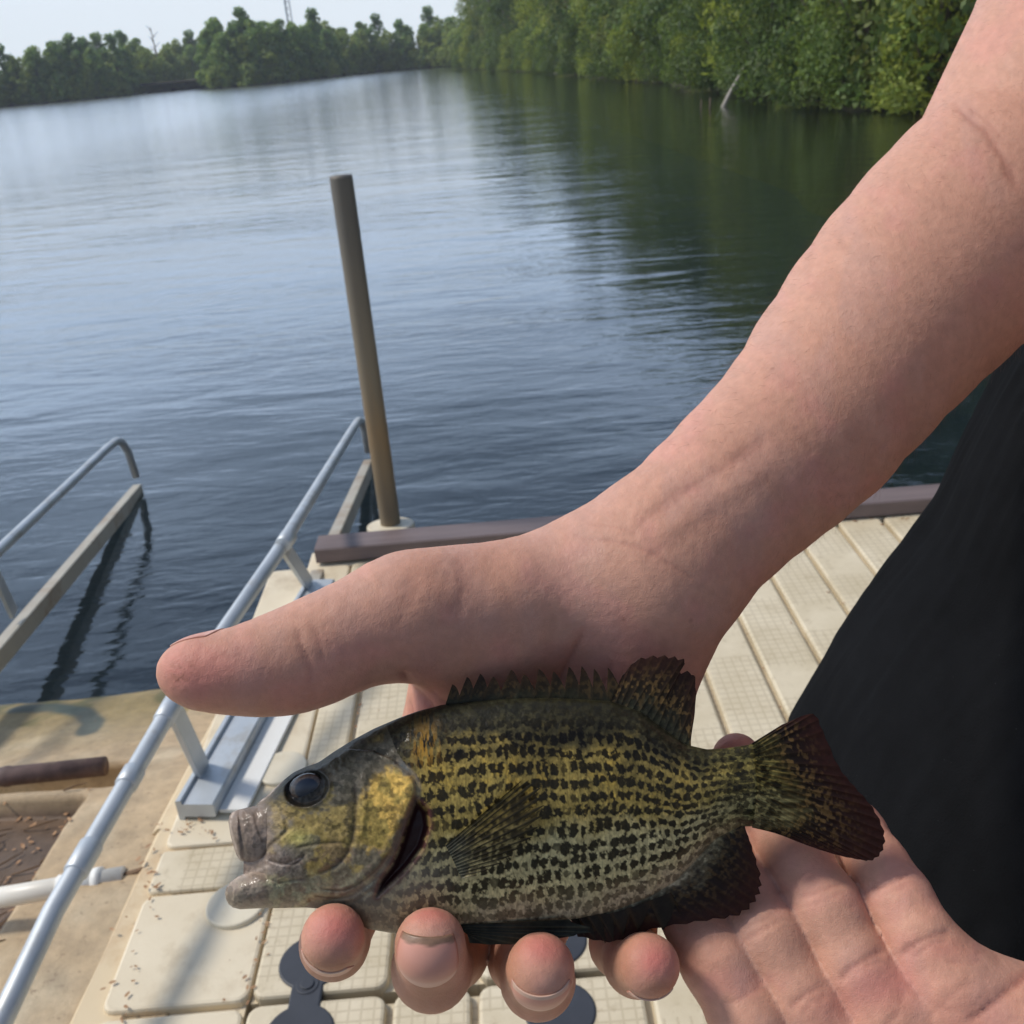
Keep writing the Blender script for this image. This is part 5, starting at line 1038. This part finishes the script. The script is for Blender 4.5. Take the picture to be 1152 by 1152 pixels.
def fcol(d1, d2, spots=.0, red=.0, ray=(82, 62, 36), gold=.0, blend=None):
    def f(X, Y, s, t, rid):
        n = fbm(X/8, Y/8, 71, 4); nf = fbm(X/3, Y/3, 72, 3); c = lin(d1)*(1-n[..., None])+lin(d2)*n[..., None]; r_ = sstep(.55, .95, rid)[..., None]*.38; c = c*(1-r_)+lin(ray)*r_
        if spots: m_ = (sstep(.52, .64, fbm(X/3.4, Y/4.2, 73, 2))*spots*sstep(1, .4, t))[..., None]; c = c*(1-m_)+lin((128, 100, 58))*m_
        if red: m_ = (sstep(.35, 1, t)*red)[..., None]; c = c*(1-m_)+lin((66, 26, 20))*m_
        if gold: m_ = (sstep(.5, .1, t)*gold)[..., None]; c = c*(1-m_)+lin((120, 104, 50))*m_
        c = c*(.45+.5*nf[..., None])
        if blend is not None: m_ = sstep(.42, .08, t+(n-.5)*.35)[..., None]; c = c*(1-m_)+blend(np.minimum(X, 880), Y)*m_
        return np.clip(c, .0015, 1)
    return f
fin('spiny_dorsal_fin', [(500, 796), (540, 792), (600, 790), (650, 792), (700, 798)], [(510, 766), (540, 757), (575, 753), (606, 749), (640, 747), (668, 742), (700, 748)], 12, 0, fcol((40, 32, 22), (62, 50, 32), .3, .35, blend=fish_col), spike=.50, nu=220, wav=.5, seed=3)
fin('soft_dorsal_fin', [(682, 800), (712, 802), (745, 822), (778, 842)], [(700, 760), (716, 742), (738, 737), (758, 738), (772, 743), (765, 754), (781, 758), (783, 790), (777, 834)], 13, .3, fcol((34, 28, 20), (56, 44, 28), .75, .5, blend=fish_col), wav=.8, seed=4, nu=260)
fin('tail_fin', [(846, 836), (850, 856), (852, 882), (850, 908), (846, 931)], [(880, 815), (914, 803), (926, 822), (944, 862), (962, 885), (982, 908), (995, 935), (994, 956), (982, 968), (965, 967), (938, 961), (905, 950), (876, 938)], 24, 1.0, fcol((26, 20, 16), (40, 30, 22), .8, .55, (60, 44, 28), .6, blend=fish_col), th=.7, notch=.3, wav=.7, seed=5, nu=360, nv=130)
fin('anal_fin', [(640, 1028), (690, 1018), (735, 996), (770, 962), (800, 932), (838, 920)], [(650, 1054), (690, 1060), (735, 1046), (790, 1037), (832, 1030), (852, 1012), (857, 990), (847, 955), (838, 931)], 18, .4, fcol((28, 22, 20), (44, 32, 26), .35, .55, blend=fish_col), wav=.6, nu=280, seed=6)
fin('anal_spines', [(640, 1032), (665, 1030), (700, 1024), (755, 1004)], [(664, 1060), (686, 1064), (712, 1056), (772, 1042)], 7, 1.2, fcol((36, 30, 24), (50, 44, 34)), spike=.7, nu=140, nv=40, seed=8)
fin('pelvic_fin', [(518, 1040), (522, 1048), (526, 1052)], [(640, 1034), (668, 1046), (650, 1052), (610, 1060), (560, 1063), (528, 1061)], 7, 4.5, fcol((26, 30, 30), (60, 62, 50), .0, 0, (96, 92, 70)), wav=.4, nu=120, nv=90, seed=9)
def pcol(X, Y, s, t, rid):
    n = fbm(X/3, Y/3, 75, 3); c = fish_col(X, Y)*.34+lin((84, 70, 36))*(.45*n[..., None]); r_ = sstep(.45, .9, rid)[..., None]*.85; c = c*(1-r_)+lin((34, 30, 20))*r_; b_ = sstep(.3, .0, t)[..., None]*.8; c = c*(1-b_)+lin((70, 70, 58))*b_; d_ = sstep(.55, .7, fbm(X/9, Y/7, 76, 2))[..., None]*.5; return np.clip(c*(1-d_)+lin((40, 34, 22))*d_, .002, 1)
def body_front(x0, y0): return body_w(x0, y0)
fin('pectoral_fin', [(501, 951), (507, 962), (513, 975), (519, 988)], [(588, 877), (602, 878), (612, 892), (612, 912), (604, 935), (586, 955), (562, 972), (536, 985)], 13, 15.2, pcol, wav=.5, th=.3, bow=.8, nu=260, nv=110, seed=10, notch=4.5)
print('T fish', time.time()-_t0)
